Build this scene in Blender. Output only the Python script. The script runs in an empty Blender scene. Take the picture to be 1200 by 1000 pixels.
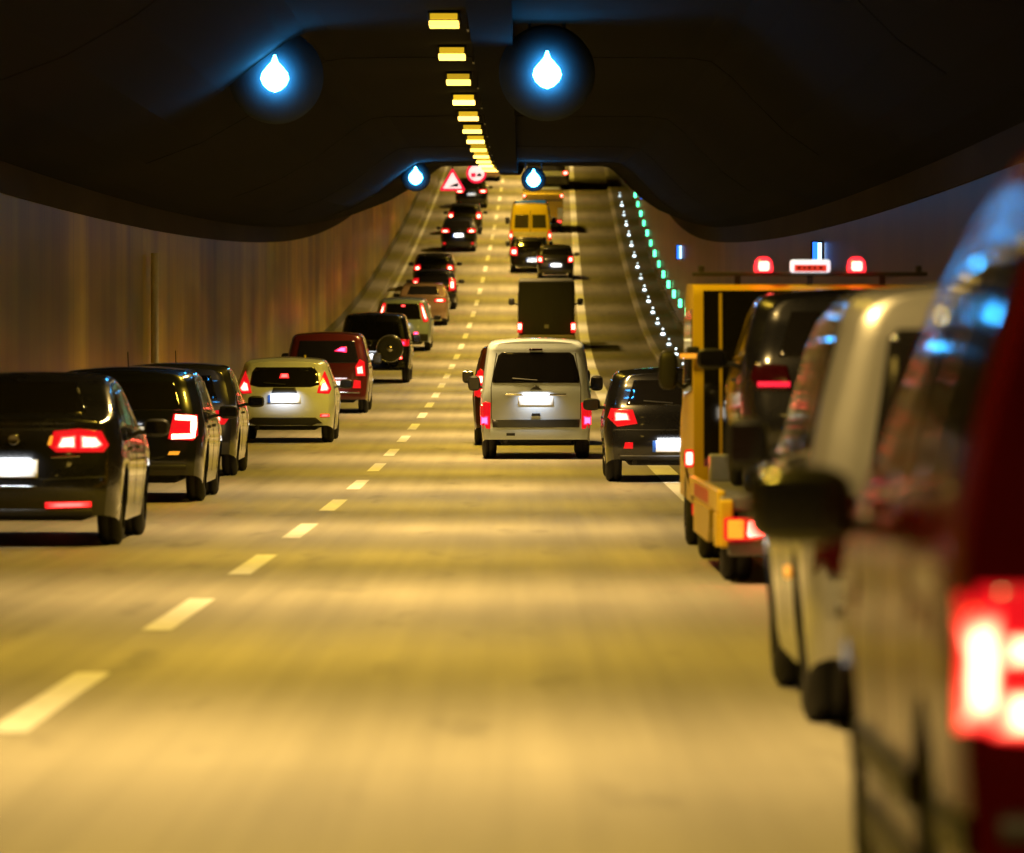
import bpy, bmesh, math, random
from mathutils import Vector, Matrix
from mathutils.bvhtree import BVHTree
random.seed(7)
R = math.radians
S = bpy.context.scene
C = S.collection

# ------------------------------------------------------------------ camera, world, exposure
F_PX = 6500.0                                   # focal length in pixels of the 1200 px wide photograph
cam = bpy.data.cameras.new("camera")
cam.sensor_width = 36.0
cam.lens = F_PX / 1200.0 * 36.0
cam.clip_start = 0.5
cam.clip_end = 2000
cam.dof.use_dof = True
cam.dof.focus_distance = 84.0
cam.dof.aperture_fstop = 3.3
cam.dof.aperture_blades = 0
co = bpy.data.objects.new("camera", cam)
C.objects.link(co)
co.location = (0, 0, 1.4)
co.rotation_euler = (R(90) - math.atan(50 / F_PX), 0, math.atan(10 / F_PX))
S.camera = co

W = bpy.data.worlds.new("World")
S.world = W
W.use_nodes = True
W.node_tree.nodes["Background"].inputs[0].default_value = (0.004, 0.005, 0.008, 1)
W.node_tree.nodes["Background"].inputs[1].default_value = 1.0

S.view_settings.view_transform = 'Standard'
S.view_settings.look = 'None'
S.view_settings.exposure = 0.0
S.view_settings.gamma = 1.0
S.cycles.use_denoising = True
S.cycles.max_bounces = 6
S.cycles.diffuse_bounces = 3
S.cycles.glossy_bounces = 4
S.cycles.sample_clamp_indirect = 4.0
S.cycles.sample_clamp_direct = 0.0
S.cycles.caustics_reflective = False
S.cycles.caustics_refractive = False

LAMP_W = 415.0            # power of one ceiling luminaire
COL_WARM = (1.0, 0.65, 0.205)
COL_YEL = (1.0, 0.64, 0.05)

# ------------------------------------------------------------------ the line of the road
def zr(s):
    return (1.25e-4 * max(0.0, s - 40) ** 2 + 1.37e-4 * max(0.0, min(s, 231) - 150) ** 2
            + 0.0222 * max(0.0, s - 231))

def xr(s):
    return 0.0061 * 12 * math.log1p(math.exp(min(40, (s - 162) / 12.0)))

def frame(s, lat=0.0, h=0.0):
    return Vector((xr(s) + lat, s, zr(s) + h))

# ------------------------------------------------------------------ materials
MATS = {}

def mat(name, col, rough=0.5, metal=0.0, coat=0.0, noise=0.0, nscale=8.0, emit=None, estr=0.0,
        sampling=None, spec=0.5, rnoise=0.0, bump=0.0, stretch=None):
    if name in MATS:
        return MATS[name]
    m = bpy.data.materials.new(name)
    m.use_nodes = True
    nt = m.node_tree
    b = nt.nodes["Principled BSDF"]
    b.inputs["Base Color"].default_value = (*col, 1)
    b.inputs["Roughness"].default_value = rough
    b.inputs["Metallic"].default_value = metal
    b.inputs["Coat Weight"].default_value = coat
    b.inputs["Coat Roughness"].default_value = 0.06
    b.inputs["Specular IOR Level"].default_value = spec
    if noise or rnoise or bump:
        tc = nt.nodes.new("ShaderNodeTexCoord")
        mp = nt.nodes.new("ShaderNodeMapping")
        if stretch:
            mp.inputs["Scale"].default_value = stretch
        nz = nt.nodes.new("ShaderNodeTexNoise")
        nz.inputs["Scale"].default_value = nscale
        nz.inputs["Detail"].default_value = 5
        nt.links.new(tc.outputs["Object"], mp.inputs["Vector"])
        nt.links.new(mp.outputs[0], nz.inputs["Vector"])
        if noise:
            mx = nt.nodes.new("ShaderNodeMix")
            mx.data_type = 'RGBA'
            mx.inputs["A"].default_value = (*[c * (1 - noise) for c in col], 1)
            mx.inputs["B"].default_value = (*[min(1, c * (1 + noise)) for c in col], 1)
            nt.links.new(nz.outputs["Fac"], mx.inputs["Factor"])
            nt.links.new(mx.outputs["Result"], b.inputs["Base Color"])
        if rnoise:
            mr = nt.nodes.new("ShaderNodeMapRange")
            mr.inputs["To Min"].default_value = max(0.02, rough - rnoise)
            mr.inputs["To Max"].default_value = min(1, rough + rnoise)
            nt.links.new(nz.outputs["Fac"], mr.inputs["Value"])
            nt.links.new(mr.outputs[0], b.inputs["Roughness"])
        if bump:
            bp = nt.nodes.new("ShaderNodeBump")
            bp.inputs["Strength"].default_value = bump
            bp.inputs["Distance"].default_value = 0.02
            nt.links.new(nz.outputs["Fac"], bp.inputs["Height"])
            nt.links.new(bp.outputs[0], b.inputs["Normal"])
    if emit:
        b.inputs["Emission Color"].default_value = (*emit, 1)
        b.inputs["Emission Strength"].default_value = estr
        m.cycles.emission_sampling = sampling or 'NONE'
    MATS[name] = m
    return m

def paint(name, col, metal=0.0, rough=0.32):
    return mat("paint_" + name, col, rough, metal, coat=1.0, noise=0.12, nscale=3.0, rnoise=0.06)

RUBBER = mat("rubber", (0.022, 0.021, 0.021), 0.75, noise=0.3, nscale=20)
RIM = mat("rim_alloy", (0.32, 0.32, 0.33), 0.35, 0.8, noise=0.2, nscale=9)
GLASS = mat("tinted_glass", (0.010, 0.009, 0.008), 0.05, coat=0.6, noise=0.2, nscale=2, spec=0.6)
BLACKP = mat("black_plastic", (0.018, 0.018, 0.019), 0.5, noise=0.3, nscale=14)
DARKP = mat("dark_trim", (0.03, 0.03, 0.032), 0.4, noise=0.25, nscale=10)
CHROME = mat("chrome", (0.6, 0.6, 0.62), 0.15, 1.0, noise=0.1, nscale=6)
UNDER = mat("underbody", (0.012, 0.012, 0.012), 0.85, noise=0.4, nscale=6)
PLATE = mat("plate_white", (0.85, 0.86, 0.87), 0.45, noise=0.04, nscale=30)
PLATEB = mat("plate_blue", (0.02, 0.10, 0.45), 0.4, noise=0.1, nscale=30)
LENS = mat("lens_red", (0.30, 0.008, 0.010), 0.15, coat=0.5, noise=0.15, nscale=25, emit=(1.0, 0.008, 0.015), estr=0.75)
LENSOFF = mat("lens_red_unlit", (0.03, 0.002, 0.003), 0.12, coat=0.2, noise=0.15, nscale=25)
def core_mat(name, rim, mid, strength, flat=False, sampling=None):
    """a lamp seen through its lens: brightest over the bulb, deep red towards the rim"""
    m = mat(name, (0.4, 0.03, 0.03), 0.3, noise=0.05, emit=mid, estr=strength, sampling=sampling)
    if not flat:
        nt = m.node_tree; N = nt.nodes.new; L = nt.links.new
        b = nt.nodes["Principled BSDF"]
        at = N("ShaderNodeAttribute"); at.attribute_name = "ring"
        nz = N("ShaderNodeTexNoise"); nz.inputs["Scale"].default_value = 22.0
        tc = N("ShaderNodeTexCoord"); L(tc.outputs["Object"], nz.inputs["Vector"])
        ad = N("ShaderNodeMath"); ad.operation = 'MULTIPLY_ADD'; ad.inputs[1].default_value = 0.3
        L(nz.outputs["Fac"], ad.inputs[0]); L(at.outputs["Fac"], ad.inputs[2])
        mr = N("ShaderNodeMapRange"); mr.interpolation_type = 'SMOOTHSTEP'
        mr.inputs["From Min"].default_value = 0.12; mr.inputs["From Max"].default_value = 0.75
        L(ad.outputs[0], mr.inputs["Value"])
        mx = N("ShaderNodeMix"); mx.data_type = 'RGBA'
        mx.inputs["A"].default_value = (*rim, 1); mx.inputs["B"].default_value = (*mid, 1)
        L(mr.outputs[0], mx.inputs["Factor"]); L(mx.outputs["Result"], b.inputs["Emission Color"])
        st = N("ShaderNodeMapRange"); st.inputs["To Min"].default_value = 1.4; st.inputs["To Max"].default_value = strength
        L(mr.outputs[0], st.inputs["Value"]); L(st.outputs[0], b.inputs["Emission Strength"])
    return m
CORE = core_mat("lamp_filament_red", (1, .01, .015), (1.0, 0.14, 0.085), 26.0)
COREF = core_mat("lamp_filament_flat", (1, .01, .015), (1.0, 0.085, 0.06), 24.0, True)
CORED = core_mat("lamp_led_red", (1, .008, .012), (1.0, 0.07, 0.06), 5.0)
COREDF = core_mat("lamp_led_flat", (1, .01, .015), (1.0, 0.05, 0.045), 6.0, True)
COREPINK = core_mat("lamp_led_pink", (1, .006, .05), (1.0, 0.05, 0.16), 8.0)
AMBER = mat("lens_amber", (0.6, 0.2, 0.02), 0.2, coat=0.4, noise=0.1, nscale=25, emit=(1.0, 0.42, 0.03), estr=0.9)
HEADL = mat("headlamp", (0.7, 0.7, 0.72), 0.1, coat=0.5, noise=0.05, emit=(1.0, 0.93, 0.8), estr=4.0)

# ------------------------------------------------------------------ object helpers
def link(name, me, m=None, parent=None, smooth=True):
    if m:
        me.materials.append(m)
    if smooth:
        for p in me.polygons:
            p.use_smooth = True
    o = bpy.data.objects.new(name, me)
    C.objects.link(o)
    if parent:
        o.parent = parent
    return o

def from_data(name, vs, fs, m, parent=None, smooth=True, fix=False):
    me = bpy.data.meshes.new(name)
    me.from_pydata([tuple(v) for v in vs], [], fs)
    if fix:
        bm = bmesh.new()
        bm.from_mesh(me)
        bmesh.ops.recalc_face_normals(bm, faces=bm.faces)
        bm.to_mesh(me)
        bm.free()
    me.update()
    return link(name, me, m, parent, smooth)

def empty(name, loc, rot, label, cat, group=None):
    o = bpy.data.objects.new(name, None)
    C.objects.link(o)
    o.empty_display_size = 0.2
    o.location = loc
    o.rotation_euler = rot
    tag(o, label, cat, group)
    return o

def tag(o, label=None, cat=None, group=None, kind=None):
    if label: o["label"] = label
    if cat: o["category"] = cat
    if group: o["group"] = group
    if kind: o["kind"] = kind
    return o

def copy_tree(o, parent=None):
    c = o.copy()
    C.objects.link(c)
    if parent:
        c.parent = parent
    for ch in list(o.children):
        copy_tree(ch, c)
    return c

class MB:
    """collects boxes, lathes and tubes into one mesh"""
    def __init__(self):
        self.bm = bmesh.new()

    def box(self, c, d, bev=0.0, rot=None, seg=2):
        r = bmesh.ops.create_cube(self.bm, size=1.0)
        vs = r['verts']
        bmesh.ops.scale(self.bm, vec=d, verts=vs)
        if bev:
            es = list({e for v in vs for e in v.link_edges})
            r2 = bmesh.ops.bevel(self.bm, geom=es, offset=bev, segments=seg, affect='EDGES', profile=0.5)
            vs = list({v for f in r2['faces'] for v in f.verts} | {v for v in vs if v.is_valid})
        if rot:
            bmesh.ops.rotate(self.bm, matrix=rot, cent=(0, 0, 0), verts=vs)
        bmesh.ops.translate(self.bm, vec=c, verts=vs)
        return self

    def lathe(self, prof, n=28, axis='x', c=(0, 0, 0)):
        rings = []
        for (a, r) in prof:
            ring = []
            for i in range(n):
                t = 2 * math.pi * i / n
                if axis == 'x':
                    p = (a, r * math.cos(t), r * math.sin(t))
                elif axis == 'y':
                    p = (r * math.cos(t), a, r * math.sin(t))
                else:
                    p = (r * math.cos(t), r * math.sin(t), a)
                ring.append(self.bm.verts.new((p[0] + c[0], p[1] + c[1], p[2] + c[2])))
            rings.append(ring)
        for a, b in zip(rings, rings[1:]):
            for i in range(n):
                self.bm.faces.new((a[i], a[(i + 1) % n], b[(i + 1) % n], b[i]))
        return self

    def tube(self, pts, r, n=8):
        pts = [Vector(p) for p in pts]
        rings = []
        for i, p in enumerate(pts):
            d = (pts[min(i + 1, len(pts) - 1)] - pts[max(i - 1, 0)]).normalized()
            u = d.cross(Vector((0, 0, 1)))
            if u.length < 1e-3:
                u = d.cross(Vector((0, 1, 0)))
            u.normalize()
            v = d.cross(u)
            rings.append([self.bm.verts.new(p + u * r * math.cos(2 * math.pi * k / n) + v * r * math.sin(2 * math.pi * k / n)) for k in range(n)])
        for a, b in zip(rings, rings[1:]):
            for i in range(n):
                self.bm.faces.new((a[i], a[(i + 1) % n], b[(i + 1) % n], b[i]))
        self.bm.faces.new(rings[0])
        self.bm.faces.new(rings[-1])
        return self

    def prism(self, pts, y0, y1, axis='y'):
        def P(a, b, t):
            return (a, t, b) if axis == 'y' else ((t, a, b) if axis == 'x' else (a, b, t))
        A = [self.bm.verts.new(P(a, b, y0)) for a, b in pts]
        B = [self.bm.verts.new(P(a, b, y1)) for a, b in pts]
        self.bm.faces.new(A)
        self.bm.faces.new(B[::-1])
        n = len(pts)
        for i in range(n):
            self.bm.faces.new((A[i], B[i], B[(i + 1) % n], A[(i + 1) % n]))
        return self

    def build(self, name, m, parent=None, smooth=False):
        m = {CORE: COREF, CORED: COREDF}.get(m, m)
        bmesh.ops.recalc_face_normals(self.bm, faces=self.bm.faces)
        me = bpy.data.meshes.new(name)
        self.bm.to_mesh(me)
        self.bm.free()
        o = link(name, me, m, parent, False)
        if smooth:
            for p in me.polygons:
                p.use_smooth = True
        return o

def interp(pts, x):
    if x <= pts[0][0]:
        return pts[0][1]
    for (a, b), (c, d) in zip(pts, pts[1:]):
        if x <= c:
            t = (x - a) / (c - a)
            return b + (d - b) * t
    return pts[-1][1]

def sinterp(pts, x):
    """interp, with the corners rounded"""
    w = 0.05
    return sum(interp(pts, x + w * k) for k in (-2, -1, 0, 1, 2)) / 5.0

# ------------------------------------------------------------------ the tunnel
def stations(a, b, st):
    n = int(round((b - a) / st))
    return [a + (b - a) * i / n for i in range(n + 1)]

def strip(name, xs, m, a=-40, b=400, st=4.0, parent=None):
    """a sheet along the road; xs: list of (lateral, height) across"""
    ss = stations(a, b, st)
    vs, fs = [], []
    n = len(xs)
    for s in ss:
        for (x, h) in xs:
            vs.append(frame(s, x, h))
    for i in range(len(ss) - 1):
        for j in range(n - 1):
            p = i * n + j
            fs.append((p, p + 1, p + n + 1, p + n))
    return from_data(name, vs, fs, m, parent, False)

def nodes_mat(name):
    m = bpy.data.materials.new(name)
    m.use_nodes = True
    nt = m.node_tree
    return m, nt, nt.nodes["Principled BSDF"], nt.nodes.new, nt.links.new

def road_material(name, c0, c1, rough, joints=True):
    m, nt, b, N, L = nodes_mat(name)
    tc = N("ShaderNodeTexCoord")
    def nz(scale, sc, det):
        mp = N("ShaderNodeMapping"); mp.inputs["Scale"].default_value = sc
        L(tc.outputs["Object"], mp.inputs[0])
        t = N("ShaderNodeTexNoise"); t.inputs["Scale"].default_value = scale; t.inputs["Detail"].default_value = det
        L(mp.outputs[0], t.inputs["Vector"])
        return t.outputs["Fac"]
    a = nz(1.0, (1.6, 0.07, 1), 4)          # tyre-worn streaks along the lane
    g = nz(90.0, (1, 0.35, 1), 3)           # grain
    p = nz(0.25, (1, 0.6, 1), 3)            # large patches
    def math_(op, x, y):
        n = N("ShaderNodeMath"); n.operation = op
        for i, v in enumerate((x, y)):
            if isinstance(v, (int, float)): n.inputs[i].default_value = v
            else: L(v, n.inputs[i])
        return n.outputs[0]
    st = nz(1.0, (7.0, 0.05, 1), 3)
    f = math_('ADD', math_('MULTIPLY', a, 0.5), math_('ADD', math_('MULTIPLY', g, 0.22), math_('ADD', math_('MULTIPLY', p, 0.25), math_('MULTIPLY', st, 0.25))))
    rp = N("ShaderNodeMapRange")
    rp.inputs["From Min"].default_value = 0.42; rp.inputs["From Max"].default_value = 0.78
    L(f, rp.inputs["Value"])
    mx = N("ShaderNodeMix"); mx.data_type = 'RGBA'
    mx.inputs["A"].default_value = (*c0, 1); mx.inputs["B"].default_value = (*c1, 1)
    L(rp.outputs[0], mx.inputs["Factor"])
    out = mx.outputs["Result"]
    if joints:                               # sawn joints across the slabs, every 5 m
        sp = N("ShaderNodeSeparateXYZ"); L(tc.outputs["Object"], sp.inputs[0])
        fr = math_('ABSOLUTE', math_('SUBTRACT', math_('FRACT', math_('DIVIDE', sp.outputs["Y"], 5.0), 0), 0.5), 0)
        j = math_('GREATER_THAN', fr, 0.4975)
        m2 = N("ShaderNodeMix"); m2.data_type = 'RGBA'
        m2.inputs["B"].default_value = (*[c * 0.55 for c in c0], 1)
        L(math_('MULTIPLY', j, 0.5), m2.inputs["Factor"]); L(out, m2.inputs["A"])
        out = m2.outputs["Result"]
    sn = nz(1.0, (2.2, 0.30, 1), 5)
    sm = N("ShaderNodeMapRange"); sm.inputs["From Min"].default_value = 0.60; sm.inputs["From Max"].default_value = 0.72; sm.inputs["To Max"].default_value = 0.42
    L(sn, sm.inputs["Value"])
    m3 = N("ShaderNodeMix"); m3.data_type = 'RGBA'; m3.inputs["B"].default_value = (*[c * 0.45 for c in c0], 1)
    L(sm.outputs[0], m3.inputs["Factor"]); L(out, m3.inputs["A"]); out = m3.outputs["Result"]
    L(out, b.inputs["Base Color"])
    rr = N("ShaderNodeMapRange"); rr.inputs["To Min"].default_value = rough - 0.1; rr.inputs["To Max"].default_value = rough + 0.1
    L(a, rr.inputs["Value"]); L(rr.outputs[0], b.inputs["Roughness"])
    bp = N("ShaderNodeBump"); bp.inputs["Strength"].default_value = 0.25; bp.inputs["Distance"].default_value = 0.01
    L(g, bp.inputs["Height"]); L(bp.outputs[0], b.inputs["Normal"])
    return m

CONCRETE = road_material("road_concrete", (0.19, 0.178, 0.15), (0.37, 0.345, 0.29), 0.62)
ASPHALT = road_material("shoulder_asphalt", (0.10, 0.09, 0.06), (0.17, 0.155, 0.105), 0.7, False)
PAINTW = mat("road_paint", (0.74, 0.74, 0.72), 0.55, noise=0.22, nscale=9, stretch=(1, .25, 1))
KERB = mat("kerb_concrete", (0.30, 0.28, 0.25), 0.7, noise=0.3, nscale=2)
WALK = mat("walkway_concrete", (0.12, 0.115, 0.10), 0.7, noise=0.3, nscale=2)

def wall_material(name, c0, c1, cdirt):
    m, nt, b, N, L = nodes_mat(name)
    tc = N("ShaderNodeTexCoord")
    mp = N("ShaderNodeMapping"); mp.inputs["Scale"].default_value = (1, 0.30, 0.03)
    L(tc.outputs["Object"], mp.inputs[0])
    t = N("ShaderNodeTexNoise"); t.inputs["Scale"].default_value = 1.0; t.inputs["Detail"].default_value = 6
    L(mp.outputs[0], t.inputs["Vector"])
    cr = N("ShaderNodeValToRGB")
    e = cr.color_ramp.elements
    e[0].position = 0.30; e[0].color = (*cdirt, 1)
    e[1].position = 0.74; e[1].color = (*c1, 1)
    k = cr.color_ramp.elements.new(0.5); k.color = (*c0, 1)
    L(t.outputs["Fac"], cr.inputs[0])
    # upright joints between the cladding panels
    sp = N("ShaderNodeSeparateXYZ"); L(tc.outputs["Object"], sp.inputs[0])
    d = N("ShaderNodeMath"); d.operation = 'DIVIDE'; d.inputs[1].default_value = 2.5; L(sp.outputs["Y"], d.inputs[0])
    fr = N("ShaderNodeMath"); fr.operation = 'FRACT'; L(d.outputs[0], fr.inputs[0])
    gt = N("ShaderNodeMath"); gt.operation = 'LESS_THAN'; gt.inputs[1].default_value = 0.012; L(fr.outputs[0], gt.inputs[0])
    # panel to panel tone
    fl = N("ShaderNodeMath"); fl.operation = 'FLOOR'; L(d.outputs[0], fl.inputs[0])
    wn = N("ShaderNodeTexWhiteNoise"); wn.noise_dimensions = '1D'; L(fl.outputs[0], wn.inputs["W"])
    mr = N("ShaderNodeMapRange"); mr.inputs["To Min"].default_value = 0.9; mr.inputs["To Max"].default_value = 1.08
    L(wn.outputs["Value"], mr.inputs["Value"])
    mu = N("ShaderNodeVectorMath"); mu.operation = 'SCALE'
    L(cr.outputs[0], mu.inputs[0]); L(mr.outputs[0], mu.inputs["Scale"])
    mx = N("ShaderNodeMix"); mx.data_type = 'RGBA'; mx.inputs["B"].default_value = (*[c * 0.4 for c in cdirt], 1)
    # broad soot and damp patches
    mp2 = N("ShaderNodeMapping"); mp2.inputs["Scale"].default_value = (1, 0.045, 0.35); L(tc.outputs["Object"], mp2.inputs[0])
    t2 = N("ShaderNodeTexNoise"); t2.inputs["Scale"].default_value = 1.0; t2.inputs["Detail"].default_value = 3; L(mp2.outputs[0], t2.inputs["Vector"])
    m2 = N("ShaderNodeMapRange"); m2.inputs["From Min"].default_value = 0.35; m2.inputs["From Max"].default_value = 0.65
    m2.inputs["To Min"].default_value = 0.45; m2.inputs["To Max"].default_value = 1.15; L(t2.outputs["Fac"], m2.inputs["Value"])
    mu2 = N("ShaderNodeVectorMath"); mu2.operation = 'SCALE'; L(mu.outputs[0], mu2.inputs[0]); L(m2.outputs[0], mu2.inputs["Scale"])
    mu = mu2
    L(mu.outputs[0], mx.inputs["A"]); L(gt.outputs[0], mx.inputs["Factor"])
    L(mx.outputs["Result"], b.inputs["Base Color"])
    b.inputs["Roughness"].default_value = 0.36
    b.inputs["Specular IOR Level"].default_value = 0.22
    return m

WALL_L = wall_material("wall_cladding_yellow_wash", (0.40, 0.265, 0.012), (0.66, 0.47, 0.010), (0.17, 0.078, 0.014))  # yellow wash of the ceiling lamps is mixed into these cladding colours
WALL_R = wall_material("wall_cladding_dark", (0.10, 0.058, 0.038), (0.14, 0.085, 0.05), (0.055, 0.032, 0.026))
TOP_SHADE = mat("painted_top_shade", (0.042, 0.030, 0.022), 0.9, spec=0.1, noise=0.3, nscale=1.2, stretch=(1, .2, 1))  # wall top beyond the lamps' cut-off, its shade painted as a dark band
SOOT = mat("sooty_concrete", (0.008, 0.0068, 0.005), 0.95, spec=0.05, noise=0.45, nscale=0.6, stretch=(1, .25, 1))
TRAYM = mat("tray_steel", (0.0035, 0.004, 0.005), 0.9, 0.0, spec=0.03, noise=0.3, nscale=3)

LW, RW = -6.65, 5.35                       # the walls
o = strip("road", [(-5.95, 0), (-2.06, 0.0), (2.02, 0)], CONCRETE); tag(o, kind="structure")
o = strip("hard_shoulder", [(2.02, 0), (4.05, 0)], ASPHALT); tag(o, kind="structure")
o = strip("pavement", [(-7.0, 0.155), (-6.1, 0.15), (-5.97, 0.15), (-5.95, 0.13), (-5.95, -0.05)], KERB); tag(o, kind="structure")
o = strip("pavement", [(4.05, -0.05), (4.05, 0.13), (4.07, 0.15), (4.22, 0.15), (4.22, 0.152), (5.6, 0.157)], WALK); tag(o, kind="structure")
o = strip("kerb", [(4.045, 0.02), (4.045, 0.14), (4.06, 0.156), (4.24, 0.16)], KERB); tag(o, kind="structure")

def wall(name, x, sgn, m, label):
    root = empty(name, frame(0, x), (0, 0, 0), label, "wall")
    def sub(nm, xs, mm):
        ob = strip(nm, xs, mm)
        ob.location = -root.location
        ob.parent = root
        return ob
    sub("cladding", [(x, 0.1), (x, 1.2), (x, 2.4), (x, 3.72)], m)
    sub("top_shade_band", [(x - sgn * 0.0, 3.72), (x - sgn * 0.03, 3.725), (x - sgn * 0.03, 4.12), (x, 4.3)], TOP_SHADE)
    sub("plinth", [(x - sgn * 0.0, 0.42), (x - sgn * 0.05, 0.40), (x - sgn * 0.06, 0.1)], WALK)
    return root
wall("tunnel_wall", LW, -1, WALL_L, "brown clad tunnel wall beside the left queue of cars, yellow lamp wash in its colour")
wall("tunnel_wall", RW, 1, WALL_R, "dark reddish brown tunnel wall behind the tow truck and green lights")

pp = MB().tube([frame(99, LW + .12, .3), frame(99, LW + .12, 1.5), frame(99, LW + .12, 3.3)], .07, 16).build("drain_pipe", mat("pipe_pale", (.75, .68, .55), .4, noise=.2), None, False)
tag(pp, "pale upright drain pipe on the brown left tunnel wall above the black cars", "drain pipe")
# vaulted, sooty ceiling with haunches down to both walls
vault = [(LW - 0.3, 4.05), (LW, 4.12), (-6.1, 4.2), (-5.4, 4.38), (-4.6, 4.68), (-3.9, 5.08), (-3.4, 5.46), (-3.05, 5.72),
         (-2.8, 5.86), (-2.5, 5.9), (-0.62, 5.92), (2.45, 5.9), (2.75, 5.85), (3.05, 5.62), (3.35, 5.3), (3.8, 4.85), (4.3, 4.5), (4.85, 4.26), (RW, 4.12), (RW + 0.3, 4.05)]
root = empty("tunnel_ceiling", frame(0, 0, 5.9), (0, 0, 0), "black sooty vaulted tunnel ceiling over both lanes", "ceiling")
def sub_c(ob):
    ob.location = -root.location
    ob.parent = root
    return ob
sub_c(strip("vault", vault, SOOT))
# shallow ribs across the vault
mb = MB()
for i in range(-1, 16):
    s = i * 24.0 + 8
    A, B = [], []
    for (x, h) in vault[3:-3]:
        A.append(mb.bm.verts.new(frame(s, x, h - 0.008))); B.append(mb.bm.verts.new(frame(s + 0.6, x, h - 0.008)))
    A2 = [mb.bm.verts.new(frame(s, x, h)) for (x, h) in vault[3:-3]]
    for k in range(len(A) - 1):
        mb.bm.faces.new((A[k], A[k + 1], B[k + 1], B[k]))
        mb.bm.faces.new((A2[k], A2[k + 1], A[k + 1], A[k]))
sub_c(mb.build("rib", SOOT))
root_tray = empty("cable_tray", frame(0, -0.35, 5.6), (0, 0, 0), "long black cable tray running along the ceiling between the lamps and the right signals", "cable tray")
ob = strip("tray", [(-0.62, 5.9), (-0.62, 5.62), (-0.10, 5.62), (-0.10, 5.9)], TRAYM)
ob.location = -root_tray.location; ob.parent = root_tray
for i in range(4, 24):
    s = i * 8.0 + 4
    p = frame(s, -0.645, 5.73)
    ob = MB().box((p.x, p.y, p.z), (0.03, 0.5, 0.2)).build("bracket", mat("bracket_zinc", (0.05, 0.045, 0.03), 0.5, 0.3, noise=.2)); ob.location = -root_tray.location; ob.parent = root_tray

# road markings: lane dashes (3 m with 6 m gaps) and the edge lines
def marking(name, segs, m, h=0.005):
    vs, fs = [], []
    for (x0, x1, a, b) in segs:
        ss = stations(a, b, min(3.0, b - a))
        base = len(vs)
        for s in ss:
            vs += [frame(s, x0, h), frame(s, x1, h)]
        for i in range(len(ss) - 1):
            p = base + 2 * i
            fs.append((p, p + 1, p + 3, p + 2))
    ob = from_data(name, vs, fs, m, None, False)
    tag(ob, kind="structure")
    return ob
DASH0, DASHP = 22.2, 9.2
marking("lane_marking", [(-2.15, -1.98, DASH0 + DASHP * i, DASH0 + DASHP * i + 4.6) for i in range(-2, 41)], PAINTW)
marking("edge_marking", [(1.84, 2.16, -30, 398)], PAINTW, 0.006)
marking("edge_marking", [(-5.72, -5.55, -30, 398)], PAINTW, 0.006)

# ------------------------------------------------------------------ ceiling lamps
HOUSE = mat("lamp_housing", (0.10, 0.09, 0.07), 0.5, 0.4, noise=.2)
LAMPY = mat("lamp_lens_sodium", (0.5, 0.4, 0.15), 0.3, noise=.05, emit=(1.0, 0.62, 0.10), estr=5.0)
LAMPR = mat("lamp_reflector_sodium", (0.45, 0.35, 0.1), 0.3, noise=.05, emit=(1.0, 0.6, 0.02), estr=0.75)
for m_, lo_, hi_ in ((LAMPY, 2.2, 8.5), (LAMPR, 0.3, 0.95)):
    nt = m_.node_tree
    oi = nt.nodes.new("ShaderNodeObjectInfo"); mr = nt.nodes.new("ShaderNodeMapRange")
    mr.inputs["To Min"].default_value = lo_; mr.inputs["To Max"].default_value = hi_
    nt.links.new(oi.outputs["Random"], mr.inputs["Value"]); nt.links.new(mr.outputs[0], nt.nodes["Principled BSDF"].inputs["Emission Strength"])
def lamp_light(col, power):
    l = bpy.data.lights.new("lamp_light", 'AREA')
    l.shape = 'RECTANGLE'
    l.size = 0.34
    l.size_y = 0.7
    l.color = col
    l.energy = power
    l.spread = R(124)
    return l
LIGHTS = [lamp_light(COL_WARM, LAMP_W * 1.16), lamp_light(COL_YEL, LAMP_W * 0.60)]
def lamp(kind):
    t = empty("ceiling_lamp", (0, 0, 0), (0, 0, 0), "lit yellow lamp in the single row along the black ceiling", "ceiling lamp", "ceiling lamps in a row along the tunnel")
    MB().box((0, 0, 0.06), (0.40, 0.78, 0.12), 0.02).build("housing", HOUSE, t)
    MB().box((0, -0.03, -0.02), (0.37, 0.74, 0.06), 0.008).build("lens", LAMPY, t)
    MB().box((0, -0.40, 0.06), (0.34, 0.03, 0.075), 0.008).build("reflector", LAMPR, t)
    lo = bpy.data.objects.new("lamp_light", LIGHTS[kind]); C.objects.link(lo)
    lo.location = (0, 0, -0.075); lo.parent = t
    return t
protos = [lamp(0), lamp(1)]
for i in range(0, 48):
    s = -27.0 + 8.0 * i
    t = protos[i % 2] if i < 2 else copy_tree(protos[i % 2])
    t.location = frame(s, -0.95, 5.78)
    t.rotation_euler = (math.atan(zr(s + 1) - zr(s)), 0, 0)

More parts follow.
